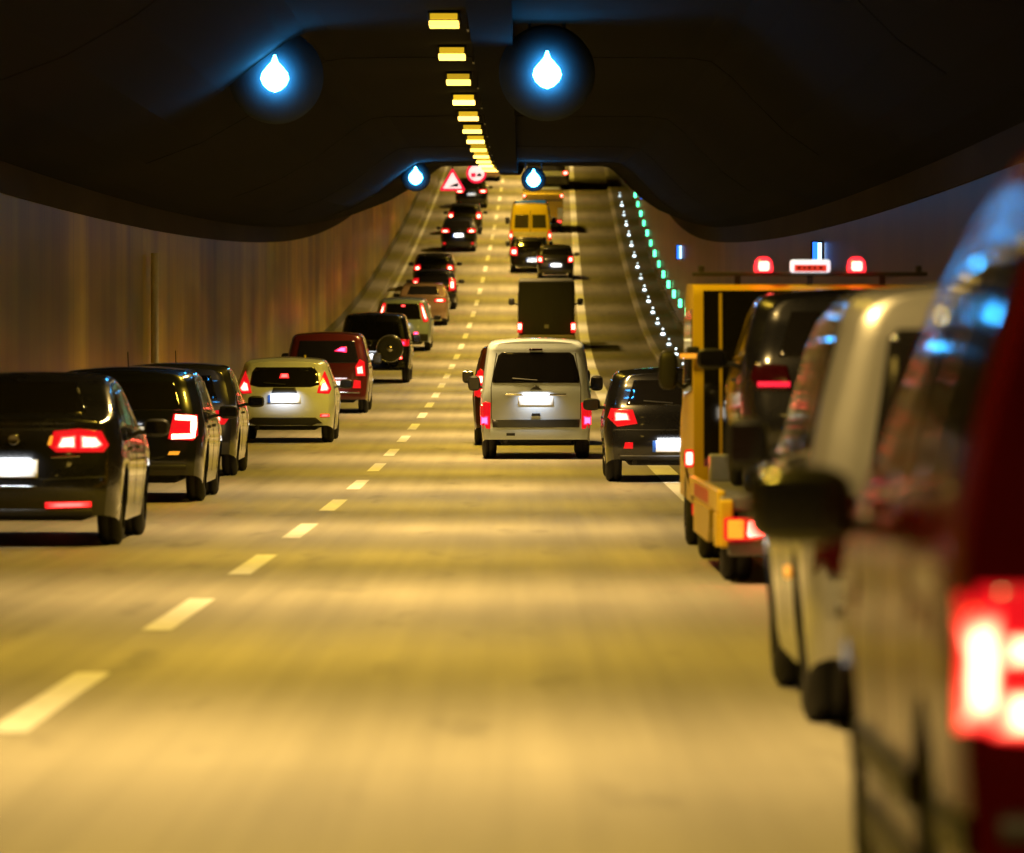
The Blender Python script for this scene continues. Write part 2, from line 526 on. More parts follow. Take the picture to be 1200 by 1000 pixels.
# ------------------------------------------------------------------ lane signals with lit arrows
ARROW = mat("signal_arrow", (0.1, 0.5, 0.6), 0.3, noise=.05, emit=(0.045, 0.42, 1.0), estr=72.0, sampling='AUTO')
SIGBOX = mat("signal_housing", (0.012, 0.013, 0.014), 0.6, noise=.2)
HALO_DISH = mat("signal_halo_dish", (0.05, 0.06, 0.066), 0.95, spec=0.02, noise=.15, nscale=4)  # added dish behind each signal, catches the arrow's light as a halo
def lane_signal(s, lat, label, drop=5.28, rad=0.62):
    t = empty("lane_signal", frame(s, lat, drop), (0, 0, 0), label, "lane signal", "lane signals hung from the ceiling")
    pr = [(0.13 + 0.27 * (k / 16) ** 2, max(0.001, rad * k / 16)) for k in range(17)]  # curves back so the halo fades out towards the rim
    MB().lathe(pr + [(pr[-1][0] + .02, rad), (pr[-1][0] + .02, rad * .5), (.34, .05)], 44, 'y').build("added_halo_dish", HALO_DISH, t, True)
    MB().box((0, 0.46, 0), (0.5, 0.14, 0.5), 0.03).build("housing", SIGBOX, t)
    mb = MB()
    pts = [(-0.012, 0.26), (0.012, 0.26), (0.045, 0.17), (0.10, 0.11), (0.165, 0.03), (0.185, -0.05), (0.15, -0.13), (0.08, -0.195), (0.0, -0.225)]  # arrow swollen to a flame outline, its glare put into the shape
    pts += [(-x, z) for x, z in pts[2:-1]][::-1]
    mb.prism(pts, 0.0, 0.04)
    mb.build("arrow", ARROW, t)
    mb = MB()
    for x in (-0.12, 0.0, 0.12):
        mb.tube([(x, 0.04, 0.0), (x, 0.15, 0.0)], 0.015)
    mb.build("arrow_mount", SIGBOX, t)
    mb = MB()
    for x in (-0.22, 0.22):
        mb.tube([(x, 0.46, 0.2), (x, 0.46, 0.75)], 0.02)
    mb.build("bracket", SIGBOX, t)
    return t
lane_signal(71, 0.34, "near lane signal with bright cyan arrow over the middle lane")
lane_signal(72, -3.19, "near lane signal with bright cyan arrow over the left lane")
lane_signal(150, -2.86, "far small cyan lane signal beside the steep hill warning sign", 5.50, 0.40)
lane_signal(152, 0.33, "far cyan lane signal low over the dark coach and yellow box truck", 5.45, 0.34)

# ------------------------------------------------------------------ lit road signs
SRED = mat("sign_red", (0.6, 0.02, 0.04), 0.4, noise=.05, emit=(1.0, 0.01, 0.05), estr=1.1)
SWHT = mat("sign_white", (0.8, 0.75, 0.72), 0.4, noise=.05, emit=(1.0, 0.72, 0.66), estr=1.25)
SBLK = mat("sign_black", (0.05, 0.015, 0.012), 0.5, noise=.05)
def tri(r, rot=0):
    return [(r * math.cos(R(a)), r * math.sin(R(a))) for a in (90, 210, 330)]
def rounded(pts, rr, n=5):
    out = []
    m = len(pts)
    for i in range(m):
        p0, p, p1 = Vector(pts[i - 1]), Vector(pts[i]), Vector(pts[(i + 1) % m])
        a = p + (p0 - p).normalized() * rr; b = p + (p1 - p).normalized() * rr
        for k in range(n + 1):
            u = k / n
            q = a * (1 - u) ** 2 + p * 2 * u * (1 - u) + b * u * u
            out.append((q.x, q.y))
    return out
t = empty("warning_sign", frame(228, -3.2, 4.4), (0, 0, 0), "lit red triangular warning sign showing a steep hill over the left queue", "road sign")
MB().prism(rounded(tri(0.64), 0.12), 0.0, 0.06).build("border", SRED, t)
MB().prism(rounded(tri(0.45), 0.05), -0.006, 0.02).build("face", SWHT, t)
MB().prism([(-0.17, -0.15), (0.24, -0.15), (0.24, 0.01), (0.1, -0.03)], -0.012, 0.0).build("symbol", SBLK, t)
mb = MB(); mb.tube([(0, 0.08, 0.5), (0, 0.08, 1.6)], 0.03); mb.tube([(-0.0, 0.08, -0.2), (0, 0.08, 0.5)], 0.03); mb.build("hanger", SIGBOX, t)
t = empty("overtaking_sign", frame(234, -2.3, 4.62), (0, 0, 0), "lit round red bordered overtaking ban sign right of the triangular sign", "road sign")
circ = lambda r, n=36: [(r * math.cos(2 * math.pi * k / n), r * math.sin(2 * math.pi * k / n)) for k in range(n)]
MB().prism(circ(0.43), 0.0, 0.06).build("border", SRED, t)
MB().prism(circ(0.33), -0.006, 0.02).build("face", SWHT, t)
mb = MB(); mb.box((0.12, -0.009, -0.1), (0.2, 0.012, 0.09), 0.0); mb.box((0.12, -0.009, -0.04), (0.12, 0.012, 0.06)); mb.build("car_symbol", SBLK, t)
mb = MB(); mb.box((-0.13, -0.009, -0.07), (0.2, 0.012, 0.15)); mb.box((-0.13, -0.009, -0.16), (0.16, 0.012, 0.04)); mb.build("lorry_symbol", SRED, t)
mb = MB(); mb.tube([(0, 0.08, -0.2), (0, 0.08, 1.1)], 0.03); mb.build("hanger", SIGBOX, t)

# ------------------------------------------------------------------ guide lights on the right
GW = mat("guide_white", (0.7, 0.75, 0.75), 0.3, noise=.05, emit=(0.8, 0.97, 1.0), estr=5.0)
GG = mat("guide_green", (0.1, 0.6, 0.4), 0.3, noise=.05, emit=(0.10, 1.0, 0.42), estr=4.0)
GB = mat("call_panel_blue", (0.05, 0.15, 0.6), 0.3, noise=.05, emit=(0.02, 0.16, 1.0), estr=2.4)
GBW = mat("call_panel_white", (0.5, 0.6, 0.8), 0.3, noise=.05, emit=(0.42, 0.68, 1.0), estr=3.0)
for m_, lo_, hi_ in ((GW, 2.5, 8.0), (GG, 2.0, 5.5)):
    nt = m_.node_tree
    oi = nt.nodes.new("ShaderNodeObjectInfo"); mr = nt.nodes.new("ShaderNodeMapRange")
    mr.inputs["To Min"].default_value = lo_; mr.inputs["To Max"].default_value = hi_
    nt.links.new(oi.outputs["Random"], mr.inputs["Value"]); nt.links.new(mr.outputs[0], nt.nodes["Principled BSDF"].inputs["Emission Strength"])
def guide_white():
    t = empty("kerb_light", (0, 0, 0), (0, 0, 0), "small white guide light on the raised kerb under the green lights", "guide light", "white guide lights along the right kerb")
    mb = MB(); mb.prism([(-0.13, 0.0), (0.13, 0.0), (0.05, 0.15), (0.03, 0.27), (-0.03, 0.27), (-0.05, 0.15)], -0.03, 0.1); mb.build("body", mat("guide_body", (0.3, 0.3, 0.3), 0.4, .4, noise=.2), t)
    MB().box((0, -0.04, 0.07), (0.12, 0.02, 0.06), 0.006).build("lens", GW, t)
    MB().box((0, -0.035, 0.235), (0.045, 0.02, 0.035), 0.004).build("reflector", GW, t)
    return t
def guide_green():
    t = empty("escape_light", (0, 0, 0), (0, 0, 0), "small green escape light on the dark right wall above the kerb lights", "escape light", "green escape lights along the right wall")
    MB().box((0.0, 0, 0), (0.16, 0.16, 0.34), 0.02).build("housing", SIGBOX, t)
    MB().box((-0.01, -0.085, 0.0), (0.11, 0.02, 0.27), 0.01).build("lens", GG, t)
    MB().box((0.08, 0.0, -0.62), (0.42, 0.05, 0.025)).build("bracket", mat("bracket_pale", (0.5, 0.48, 0.42), 0.5, noise=.1), t)
    return t
gw, gg = guide_white(), guide_green()
for i in range(22):
    s = 158 + 9.4 * i - 9.4 * 5
    a = gw if i == 0 else copy_tree(gw)
    a.location = frame(s, 4.62, 0.155)
    b = gg if i == 0 else copy_tree(gg)
    b.location = frame(s + 1.0, RW - 0.12, 1.22)
for (s, h, lab) in ((98, 3.25, "nearest tall blue lit panel above the tow truck roof sign"), (189, 2.9, "blue lit panel on the right wall, middle of three along it"), (268, 2.35, "farthest small blue lit panel high on the right wall")):
    t = empty("call_panel", frame(s, RW - 0.12, h), (0, 0, 0), lab, "lit panel", "blue emergency panels on the right wall")
    MB().box((0, 0, 0), (0.20, 0.3, 0.5), 0.01).build("housing", SIGBOX, t)
    MB().box((-0.035, -0.155, 0), (0.09, 0.02, 0.46), 0.005).build("blue_face", GB, t)
    MB().box((0.045, -0.155, 0), (0.07, 0.02, 0.44), 0.005).build("white_face", GBW, t)

# ------------------------------------------------------------------ vehicles
def superbox(c, d, p=3.2, nu=20, nv=12, taper=0.0):
    vs, fs = [], []
    def sg(v, e): return math.copysign(abs(v) ** (2.0 / e), v)
    for j in range(nv + 1):
        ph = -math.pi / 2 + math.pi * j / nv
        for i in range(nu):
            th = 2 * math.pi * i / nu
            x = sg(math.cos(ph), p) * sg(math.cos(th), p); y = sg(math.cos(ph), p) * sg(math.sin(th), p); z = sg(math.sin(ph), p)
            vs.append((c[0] + x * d[0] / 2, c[1] + y * d[1] / 2 * (1 - taper * z), c[2] + z * d[2] / 2))
    for j in range(nv):
        for i in range(nu):
            a = j * nu + i; b = j * nu + (i + 1) % nu
            fs.append((a, b, b + nu, a + nu))
    return vs, fs

def wheel(parent, x, y, r, w, side):
    prof = [(-w / 2, r * 0.6), (-w / 2, r * 0.66), (-w / 2 + 0.006, r * 0.85), (-w / 2 + 0.022, r * 0.96), (-w / 2 + 0.05, r), (-0.012, r), (-0.01, r - .008), (0.01, r - .008), (0.012, r), (w / 2 - 0.05, r), (w / 2 - 0.022, r * 0.96), (w / 2 - 0.006, r * 0.85), (w / 2, r * 0.66), (w / 2, r * 0.6)]
    t = MB().lathe(prof, 32).build("wheel", RUBBER, parent, True)
    t.location = (x, y, r)
    mb = MB()
    sx = side * (w / 2 - 0.02)
    mb.lathe([(sx, r * 0.655), (sx - side * 0.03, r * 0.58), (sx - side * 0.09, r * 0.56), (sx - side * 0.1, 0.02)], 28)
    for k in range(5):
        rot = Matrix.Rotation(2 * math.pi * k / 5, 3, 'X')
        mb.box(rot @ Vector((sx - side * 0.025, 0, r * 0.33)), (0.03, r * 0.2, r * 0.56), 0.01, rot)
    mb.lathe([(sx - side * .03, 0.07), (sx - side * .005, 0.065), (sx, 0.0)], 14)
    mb.build("rim", RIM, t)
    return t

class Vehicle:
    def __init__(self, name, label, group, s, lat, spec, cat="car", yaw=0.0):
        self.sp = sp = spec
        self.L, self.W, self.H = sp['L'], sp['W'], sp['H']
        pitch = math.atan((zr(s + self.L) - zr(s)) / self.L)
        slope_x = -math.atan((xr(s + self.L) - xr(s)) / self.L)
        base = sp.get('lift', 0.0)
        self.root = empty(name, frame(s, lat, base), (pitch, 0, slope_x + yaw), label, cat, group)
        self.body_mesh()
        self.basics()

    # --- the shell
    def body_mesh(self):
        sp, L, Wd, H = self.sp, self.L, self.W, self.H
        hw = Wd / 2
        top = sp['top']; belt = sp['belt']; rear = sp['rear']
        gc = sp.get('gc', 0.24); wr = sp['wr']; ya, yf = sp['axles']
        arch = wr + 0.055
        tum = sp.get('tum', 0.28); cor = sp.get('corner', 0.13); crown = sp.get('crown', 0.035); shoulder = sp.get('shoulder', 0.035)
        rr = sp.get('rround', 0.10); fr = sp.get('fround', 0.16); cx = sp.get('cx', 0.10)
        maxr = max(abs(b) for _, b in rear)
        Lb = max(0.8, 2.4 * maxr)
        ys = set(round(L * i / 46, 4) for i in range(47))
        for e in (0.0, 0.015, 0.04, 0.08, 0.13, 0.2, 0.3, 0.42): ys |= {round(e, 4), round(L - e, 4)}
        for c in (ya, yf):
            for k in range(-14, 15):
                ys.add(round(c + arch * math.sin(math.pi / 2 * k / 14), 4))
            ys |= {round(c - arch - 0.003, 4), round(c + arch + 0.003, 4)}
        for p, _ in top: ys.add(round(min(max(p, 0), L), 4))
        ys = sorted(y for y in ys if 0 <= y <= L)
        y2 = [ys[0]]
        for y in ys[1:]:
            if y - y2[-1] > 0.0025: y2.append(y)
        ys = y2
        nl, nu_, nc, nr = 10, 9, 6, 5
        rows = []
        for y in ys:
            zt = sinterp(top, y)
            zb = min(sinterp(belt, y), zt - 0.05)
            bot = gc
            if y < 0.55: bot = gc + (sp.get('rgc', 0.34) - gc) * (1 - y / 0.55)
            for c in (ya, yf):
                if abs(y - c) < arch:
                    bot = max(bot, wr + math.sqrt(max(0, arch ** 2 - (y - c) ** 2)))
            bot = min(bot, zb - 0.04)
            pl = 1.0
            if y < 0.5: pl -= rr * (1 - y / 0.5) ** 3
            if y > L - 0.9: pl -= fr * ((y - L + 0.9) / 0.9) ** 3
            w = hw * pl
            tuck = sp.get('tuck', 0.05)
            pts = []
            for k in range(nl + 1):
                u = k / nl
                z = bot + (zb - bot) * u
                v = (z - gc) / max(0.1, zb - gc)
                x = w - tuck * (1 - v) ** 2 - shoulder * max(0, v - 0.72) / 0.28 * max(0, v - 0.72) / 0.28 * 1.0
                # crease along the flank
                x -= 0.010 * math.exp(-((z - zb + 0.16) / 0.035) ** 2)
                pts.append((x, z))
            x0 = pts[-1][0]
            h = zt - zb
            rc = min(cor, 0.55 * h)
            xe = x0 - tum * h * 0.9
            for k in range(1, nu_ + 1):
                u = k / nu_
                z = zb + (h - rc) * u
                x = x0 + (xe - x0) * (u ** 1.25) * (h - rc) / h
                pts.append((x, z))
            xs, zs = pts[-1]
            for k in range(1, nc + 1):
                a = math.pi / 2 * k / nc
                pts.append((xs - rc * (1 - math.cos(a)) * 1.15, zs + rc * math.sin(a)))
            xs, zs = pts[-1]
            for k in range(1, nr + 1):
                u = k / nr
                pts.append((xs * (1 - u), zs + crown * (1 - (1 - u) ** 2)))
            rows.append(pts)
        K = len(rows[0])
        vs, fs = [], []
        def shear(x, y, z):
            b = min(1, y / Lb)
            b = b * b * (3 - 2 * b)
            r = sinterp(rear, z) + cx * (abs(x) / hw) ** 2.5
            yy = y + r * (1 - b)
            bf = min(1, (L - y) / 0.9)
            if bf < 1: yy -= 0.16 * (abs(x) / hw) ** 2.2 * (1 - bf * bf * (3 - 2 * bf))
            return (x, yy, z)
        full = []
        for y, pts in zip(ys, rows):
            ring = []
            for (x, z) in pts: ring.append(len(vs)); vs.append(shear(x, y, z))
            for (x, z) in pts[-2::-1]: ring.append(len(vs)); vs.append(shear(-x, y, z))
            full.append(ring)
        for a, b in zip(full, full[1:]):
            for i in range(len(a) - 1):
                fs.append((a[i], b[i], b[i + 1], a[i + 1]))
        # end caps, as curved grids
        for idx, flip in ((0, False), (len(ys) - 1, True)):
            pts = rows[idx]; y = ys[idx]
            M = 14
            grid = []
            for k in range(K - 1):
                row = []
                for j in range(M + 1):
                    if j == 0: row.append(full[idx][k])
                    elif j == M: row.append(full[idx][2 * K - 2 - k])
                    else:
                        x = pts[k][0] * (1 - 2 * j / M)
                        row.append(len(vs)); vs.append(shear(x, y, pts[k][1]))
                grid.append(row)
            for a, b in zip(grid, grid[1:]):
                for j in range(M):
                    f = (a[j], a[j + 1], b[j + 1], b[j])
                    fs.append(f[::-1] if flip else f)
            tip = full[idx][K - 1]
            for j in range(M):
                f = (grid[-1][j], grid[-1][j + 1], tip)
                fs.append(f[::-1] if flip else f)
        self.body = from_data("body", vs, fs, sp['paint'], self.root, True, True)
        self.bvh = BVHTree.FromPolygons([Vector(v) for v in vs], fs)

    # --- things laid onto the shell
    def hit(self, side, a, b):
        if side == 'rear': o_, d = Vector((a, -2, b)), Vector((0, 1, 0))
        elif side == 'front': o_, d = Vector((a, self.L + 2, b)), Vector((0, -1, 0))
        elif side == 'right': o_, d = Vector((4, a, b)), Vector((-1, 0, 0))
        elif side == 'left': o_, d = Vector((-4, a, b)), Vector((1, 0, 0))
        else: o_, d = Vector((a, b, 5)), Vector((0, 0, -1))
        p, n, i, dist = self.bvh.ray_cast(o_, d)
        if p is None:
            q = {'rear': Vector((a, 0.1, b)), 'front': Vector((a, self.L - .1, b)), 'right': Vector((self.W / 2, a, b)), 'left': Vector((-self.W / 2, a, b)), 'top': Vector((a, b, self.H))}[side]
            p, n, i, dist = self.bvh.find_nearest(q)
        if n.dot(d) > 0: n = -n
        return p, (n - d * 0.5).normalized()

    def patch(self, name, side, outline, m, t=0.008, parent=None, center=None, mirror=False):
        pts = []
        n = len(outline)
        for i in range(n):
            a, b = Vector(outline[i]), Vector(outline[(i + 1) % n])
            k = max(1, int(math.ceil((b - a).length / 0.07)))
            for j in range(k): pts.append(a + (b - a) * j / k)
        c = Vector(center) if center else sum(pts, Vector((0, 0))) / len(pts)
        vs, fs = [], []
        m_ = len(pts)
        rings = [(1.0, -0.012), (1.0, t * 0.55), (0.96, t), (0.85, t), (0.7, t), (0.5, t), (0.25, t)]
        for q, off in rings:
            for p in pts:
                w = c + (p - c) * q
                P, N = self.hit(side, w.x, w.y)
                vs.append(P + N * off)
        for r in range(len(rings) - 1):
            for i in range(m_):
                j = (i + 1) % m_
                fs.append((r * m_ + i, r * m_ + j, (r + 1) * m_ + j, (r + 1) * m_ + i))
        P, N = self.hit(side, c.x, c.y)
        vs.append(P + N * t)
        z = len(rings) - 1
        for i in range(m_): fs.append((z * m_ + i, z * m_ + (i + 1) % m_, len(vs) - 1))
        ob = from_data(name, vs, fs, m, parent or self.root, True, True)
        at = ob.data.attributes.new("ring", 'FLOAT', 'POINT')
        at.data.foreach_set("value", [1.0 - q for q, off in rings for _ in pts] + [1.0])
        return ob

    def stroke(self, name, side, pts, width, m, t=0.012, parent=None, closed=False):
        P2 = []
        pts = [Vector(p) for p in pts]
        if closed: pts.append(pts[0])
        for a, b in zip(pts, pts[1:]):
            k = max(1, int(math.ceil((b - a).length / 0.05)))
            for j in range(k): P2.append(a + (b - a) * j / k)
        P2.append(pts[-1])
        vs, fs = [], []
        for i, p in enumerate(P2):
            d = (P2[min(i + 1, len(P2) - 1)] - P2[max(i - 1, 0)])
            if closed and i in (0, len(P2) - 1): d = P2[1] - P2[-2]
            d.normalize()
            nrm = Vector((-d.y, d.x)) * width / 2
            for q, off in ((p + nrm, -0.008), (p + nrm * 0.9, t), (p - nrm * 0.9, t), (p - nrm, -0.008)):
                A, N = self.hit(side, q.x, q.y)
                vs.append(A + N * off)
        for i in range(len(P2) - 1):
            for k in range(3):
                a = i * 4 + k
                fs.append((a, a + 1, a + 5, a + 4))
        ob = from_data(name, vs, fs, m, parent or self.root, True, True)
        at = ob.data.attributes.new("ring", 'FLOAT', 'POINT')
        at.data.foreach_set("value", [0.55] * len(vs))
        return ob

    def basics(self):
        sp, L, Wd, H = self.sp, self.L, self.W, self.H
        ya, yf = sp['axles']; wr = sp['wr']; tw = sp.get('tw', 0.215)
        for y in (ya, yf):
            for sd in (-1, 1):
                wheel(self.root, sd * (Wd / 2 - tw / 2 - 0.035), y, wr, tw, sd)
        mb = MB()
        gc = sp.get('gc', 0.24)
        mb.box((0, L / 2, gc + 0.13), (Wd - 0.62, L - 0.5, 0.22), 0.04)
        mb.box((0, 0.36, sp.get('rgc', 0.34) + 0.06), (Wd - 0.55, 0.3, 0.16), 0.04)
        mb.tube([(-Wd / 2 + .2, ya, wr), (Wd / 2 - .2, ya, wr)], 0.045)
        mb.build("underbody", UNDER, self.root)
        MB().lathe([(0.0, 0.0), (0.0, 0.032), (0.22, 0.034), (0.22, 0.0)], 14, 'y', (-Wd * 0.27, 0.12, gc + 0.06)).build("exhaust", DARKP, self.root)
        # mirrors
        my = sp.get('mirror_y', L * 0.66); mz = sp.get('mirror_z', 1.02); md = sp.get('mirror', (0.23, 0.14, 0.16))
        for sd, side in ((-1, 'left'), (1, 'right')):
            P, N = self.hit(side, my, mz - 0.03)
            x = P.x + sd * (md[0] / 2 + 0.05)
            vs, fs = superbox((x, my, mz), md)
            ob = from_data("mirror", vs, fs, sp.get('mirror_mat', BLACKP), self.root, True, True)
            MB().box((P.x + sd * 0.03, my + 0.02, mz - md[2] * 0.25), (0.14, 0.06, 0.04), 0.012).build("mirror_arm", BLACKP, ob)
            MB().box((x, my - md[1] / 2 + 0.004, mz), (md[0] * 0.78, 0.012, md[2] * 0.72), 0.004).build("mirror_glass", GLASS, ob)
        # side glass
        for (poly) in sp.get('side_glass', []):
            for side in ('left', 'right'):
                self.patch("side_window", side, poly, GLASS, 0.006)
        # windscreen, head lamps and grille
        ws = sp.get('windscreen')
        if ws:
            z0, z1, w0, w1 = ws
            self.patch("windscreen", 'front', [(-w0, z0), (w0, z0), (w1, z1), (-w1, z1)], GLASS, 0.006)
        hz = sp.get('head_z', 0.66)
        for sd in (-1, 1):
            self.patch("headlight", 'front', [(sd * Wd * 0.24, hz - .05), (sd * Wd * 0.43, hz - .03), (sd * Wd * 0.43, hz + .07), (sd * Wd * 0.28, hz + .05)], HEADL, 0.01)
        self.patch("grille", 'front', [(-Wd * .2, hz - .22), (Wd * .2, hz - .22), (Wd * .2, hz - .02), (-Wd * .2, hz - .02)], BLACKP, 0.01)
        # door gaps and sills on the flanks
        for side in ('left', 'right'):
            for y in sp.get('doors', []):
                self.stroke("door_gap", side, [(y, sp.get('gc', .24) + 0.12), (y, sinterp(sp['belt'], y) - 0.02)], 0.012, BLACKP, 0.002)
            for y in sp.get('handles', []):
                self.patch("door_handle", side, [(y, 0.80 * H / 1.45), (y + .17, 0.80 * H / 1.45), (y + .17, 0.83 * H / 1.45), (y, 0.83 * H / 1.45)], sp['paint'], 0.025)

    def taillights(self, poly, core=None, lens=None, corem=None, stroke=None, sides=(-1, 1), width=0.03):
        for sd in sides:
            P = [(sd * a, b) for a, b in poly]
            l = self.patch("taillight", 'rear', P, lens or LENS, 0.012)
            for cpoly in (core or []):
                self.patch("lamp_core", 'rear', [(sd * a, b) for a, b in cpoly], corem or CORE, 0.022, l)
            for st in (stroke or []):
                self.stroke("lamp_core", 'rear', [(sd * a, b) for a, b in st], width, corem or CORE, 0.022, l)

    def rear_window(self, poly, name="rear_window"):
        return self.patch(name, 'rear', poly, self.sp.get('rglass', GLASS), 0.008)

    def plate(self, x, z, w=0.52, h=0.115, power=1.2, blue=True):
        p = self.patch("number_plate", 'rear', [(x - w / 2, z - h / 2), (x + w / 2, z - h / 2), (x + w / 2, z + h / 2), (x - w / 2, z + h / 2)], PLATE, 0.014)
        if blue:
            self.patch("country_strip", 'rear', [(x - w / 2, z - h / 2), (x - w / 2 + .045, z - h / 2), (x - w / 2 + .045, z + h / 2), (x - w / 2, z + h / 2)], PLATEB, 0.018, p)
        if power:
            P, N = self.hit('rear', x, z)
            l = bpy.data.lights.new("plate_lamp", 'AREA'); l.shape = 'RECTANGLE'; l.size = 0.42; l.size_y = 0.03; l.energy = power; l.color = (0.93, 0.97, 1.0)
            l.spread = R(124)
            lo = bpy.data.objects.new("plate_lamp", l); C.objects.link(lo); lo.parent = self.root
            src = Vector((x, P.y - 0.11, z + h / 2 + 0.07)); dst = Vector((x, P.y, z - 0.01))
            lo.location = src
            lo.rotation_euler = (dst - src).to_track_quat('-Z', 'Z').to_euler()
        return p

    def bumper_line(self, z, w, m=BLACKP, width=0.03, name="bumper_strip"):
        return self.stroke(name, 'rear', [(-w, z), (w, z)], width, m, 0.01)

    def wiper(self, z, m=BLACKP):
        return self.stroke("wiper", 'rear', [(0.02, z), (-0.36, z + 0.03)], 0.02, m, 0.02)

    def antenna(self, y):
        P, N = self.hit('top', 0, y)
        MB().tube([P, P + Vector((0, -0.02, 0.03)), P + Vector((0, -0.10, 0.17))], 0.006, 6).build("aerial", BLACKP, self.root)

def spec_hatch(L=4.1, W=1.75, H=1.46, paint_=None, **k):
    d = dict(L=L, W=W, H=H, paint=paint_, wr=0.31, axles=(0.78, L - 0.82), gc=0.2, rgc=0.3,
             top=[(0, H - 0.07), (0.15, H - 0.045), (0.6, H - 0.015), (1.6, H), (L - 2.15, H - 0.04), (L - 1.85, H - 0.12), (L - 1.05, 1.0), (L - 0.4, 0.9), (L - 0.1, 0.78), (L, 0.68)],
             belt=[(0, 0.97), (1.2, 0.95), (L - 1.1, 0.9), (L, 0.8)],
             rear=[(0.2, 0.07), (0.36, 0.0), (0.58, 0.0), (0.66, 0.05), (0.95, 0.10), (1.0, 0.13), (H - 0.14, 0.40), (H - 0.05, 0.36), (H, 0.42)],
             side_glass=[[(0.75, 1.03), (1.55, 0.99), (1.58, H - 0.13), (1.0, H - 0.15)], [(1.66, 0.99), (L - 1.45, 0.97), (L - 2.0, H - 0.15), (1.69, H - 0.13)]],
             windscreen=(1.04, H - 0.1, 0.62, 0.50), doors=[1.62, L - 1.35], handles=[1.75], mirror_y=L - 1.45, mirror_z=0.98)
    d.update(k)
    return d

def spec_estate(L=4.6, W=1.81, H=1.47, paint_=None, **k):
    d = dict(L=L, W=W, H=H, paint=paint_, wr=0.325, axles=(0.95, L - 0.9), gc=0.2, rgc=0.31,
             top=[(0, H - 0.06), (0.15, H - 0.04), (0.8, H - 0.01), (1.8, H), (L - 2.3, H - 0.04), (L - 2.0, H - 0.11), (L - 1.2, 1.0), (L - 0.4, 0.9), (L - 0.1, 0.76), (L, 0.66)],
             belt=[(0, 0.97), (1.2, 0.95), (L - 1.2, 0.9), (L, 0.8)],
             rear=[(0.2, 0.07), (0.36, 0.0), (0.58, 0.0), (0.68, 0.05), (0.98, 0.08), (1.02, 0.1), (H - 0.12, 0.30), (H - 0.05, 0.26), (H, 0.32)],
             side_glass=[[(0.55, 1.03), (1.15, 1.01), (1.15, H - 0.14), (0.78, H - 0.15)], [(1.22, 1.01), (2.1, 0.99), (2.12, H - 0.13), (1.22, H - 0.14)], [(2.2, 0.99), (L - 1.6, 0.97), (L - 2.15, H - 0.15), (2.22, H - 0.13)]],
             windscreen=(1.04, H - 0.1, 0.65, 0.52), doors=[2.15, 1.1, L - 1.45], handles=[1.25, 2.3], mirror_y=L - 1.65, mirror_z=0.99)
    d.update(k)
    return d

def spec_saloon(L=4.6, W=1.82, H=1.47, paint_=None, **k):
    d = dict(L=L, W=W, H=H, paint=paint_, wr=0.325, axles=(0.92, L - 0.9), gc=0.2, rgc=0.27,
             top=[(0, 1.06), (0.16, 1.11), (0.36, 1.16), (0.55, 1.23), (0.95, H - 0.085), (1.3, H - 0.025), (1.9, H), (L - 2.2, H - 0.05), (L - 1.95, H - 0.12), (L - 1.2, 1.0), (L - 0.4, 0.9), (L - 0.1, 0.76), (L, 0.66)],
             belt=[(0, 0.98), (0.6, 0.98), (1.2, 0.96), (L - 1.2, 0.9), (L, 0.8)],
             rear=[(0.2, 0.09), (0.34, 0.01), (0.46, 0.0), (0.62, 0.0), (0.74, 0.04), (0.95, 0.09), (1.06, 0.05), (1.2, 0.1)], corner=0.10, tum=0.34, rround=0.12, cx=0.17,
             side_glass=[[(0.95, 1.06), (1.25, 1.02), (1.3, H - 0.15), (1.2, H - 0.16)], [(1.32, 1.02), (2.15, 0.99), (2.17, H - 0.13), (1.37, H - 0.15)], [(2.25, 0.99), (L - 1.6, 0.97), (L - 2.1, H - 0.16), (2.27, H - 0.13)]],
             windscreen=(1.04, H - 0.1, 0.65, 0.50), doors=[2.2, 1.2, L - 1.45], handles=[1.35, 2.35], mirror_y=L - 1.65, mirror_z=0.99)
    d.update(k)
    return d

def spec_van(L=4.4, W=1.75, H=1.82, paint_=None, **k):
    d = dict(L=L, W=W, H=H, paint=paint_, wr=0.32, axles=(0.8, L - 0.85), gc=0.21, rgc=0.3,
             top=[(0, H - 0.055), (0.1, H - 0.03), (0.5, H - 0.01), (1.8, H), (L - 1.9, H - 0.05), (L - 1.6, H - 0.16), (L - 0.95, 1.08), (L - 0.3, 0.94), (L - 0.06, 0.8), (L, 0.7)],
             belt=[(0, 1.06), (1.2, 1.05), (L - 1, 0.98), (L, 0.86)],
             rear=[(0.2, 0.05), (0.32, 0.0), (0.46, 0.0), (0.49, 0.06), (1.0, 0.07), (1.1, 0.09), (H - 0.12, 0.22), (H - 0.04, 0.2), (H, 0.25)], tum=0.14, corner=0.12, rround=0.05, cx=0.05,
             side_glass=[[(0.4, 1.12), (1.2, 1.1), (1.2, H - 0.2), (0.5, H - 0.2)], [(1.32, 1.1), (2.1, 1.08), (2.1, H - 0.2), (1.32, H - 0.2)], [(2.2, 1.07), (L - 1.25, 1.03), (L - 1.72, H - 0.22), (2.2, H - 0.2)]],
             windscreen=(1.12, H - 0.14, 0.64, 0.58), doors=[1.26, 2.15, L - 1.15], handles=[1.4, 2.3], mirror_y=L - 1.35, mirror_z=1.13, mirror=(0.2, 0.13, 0.24))
    d.update(k)
    return d

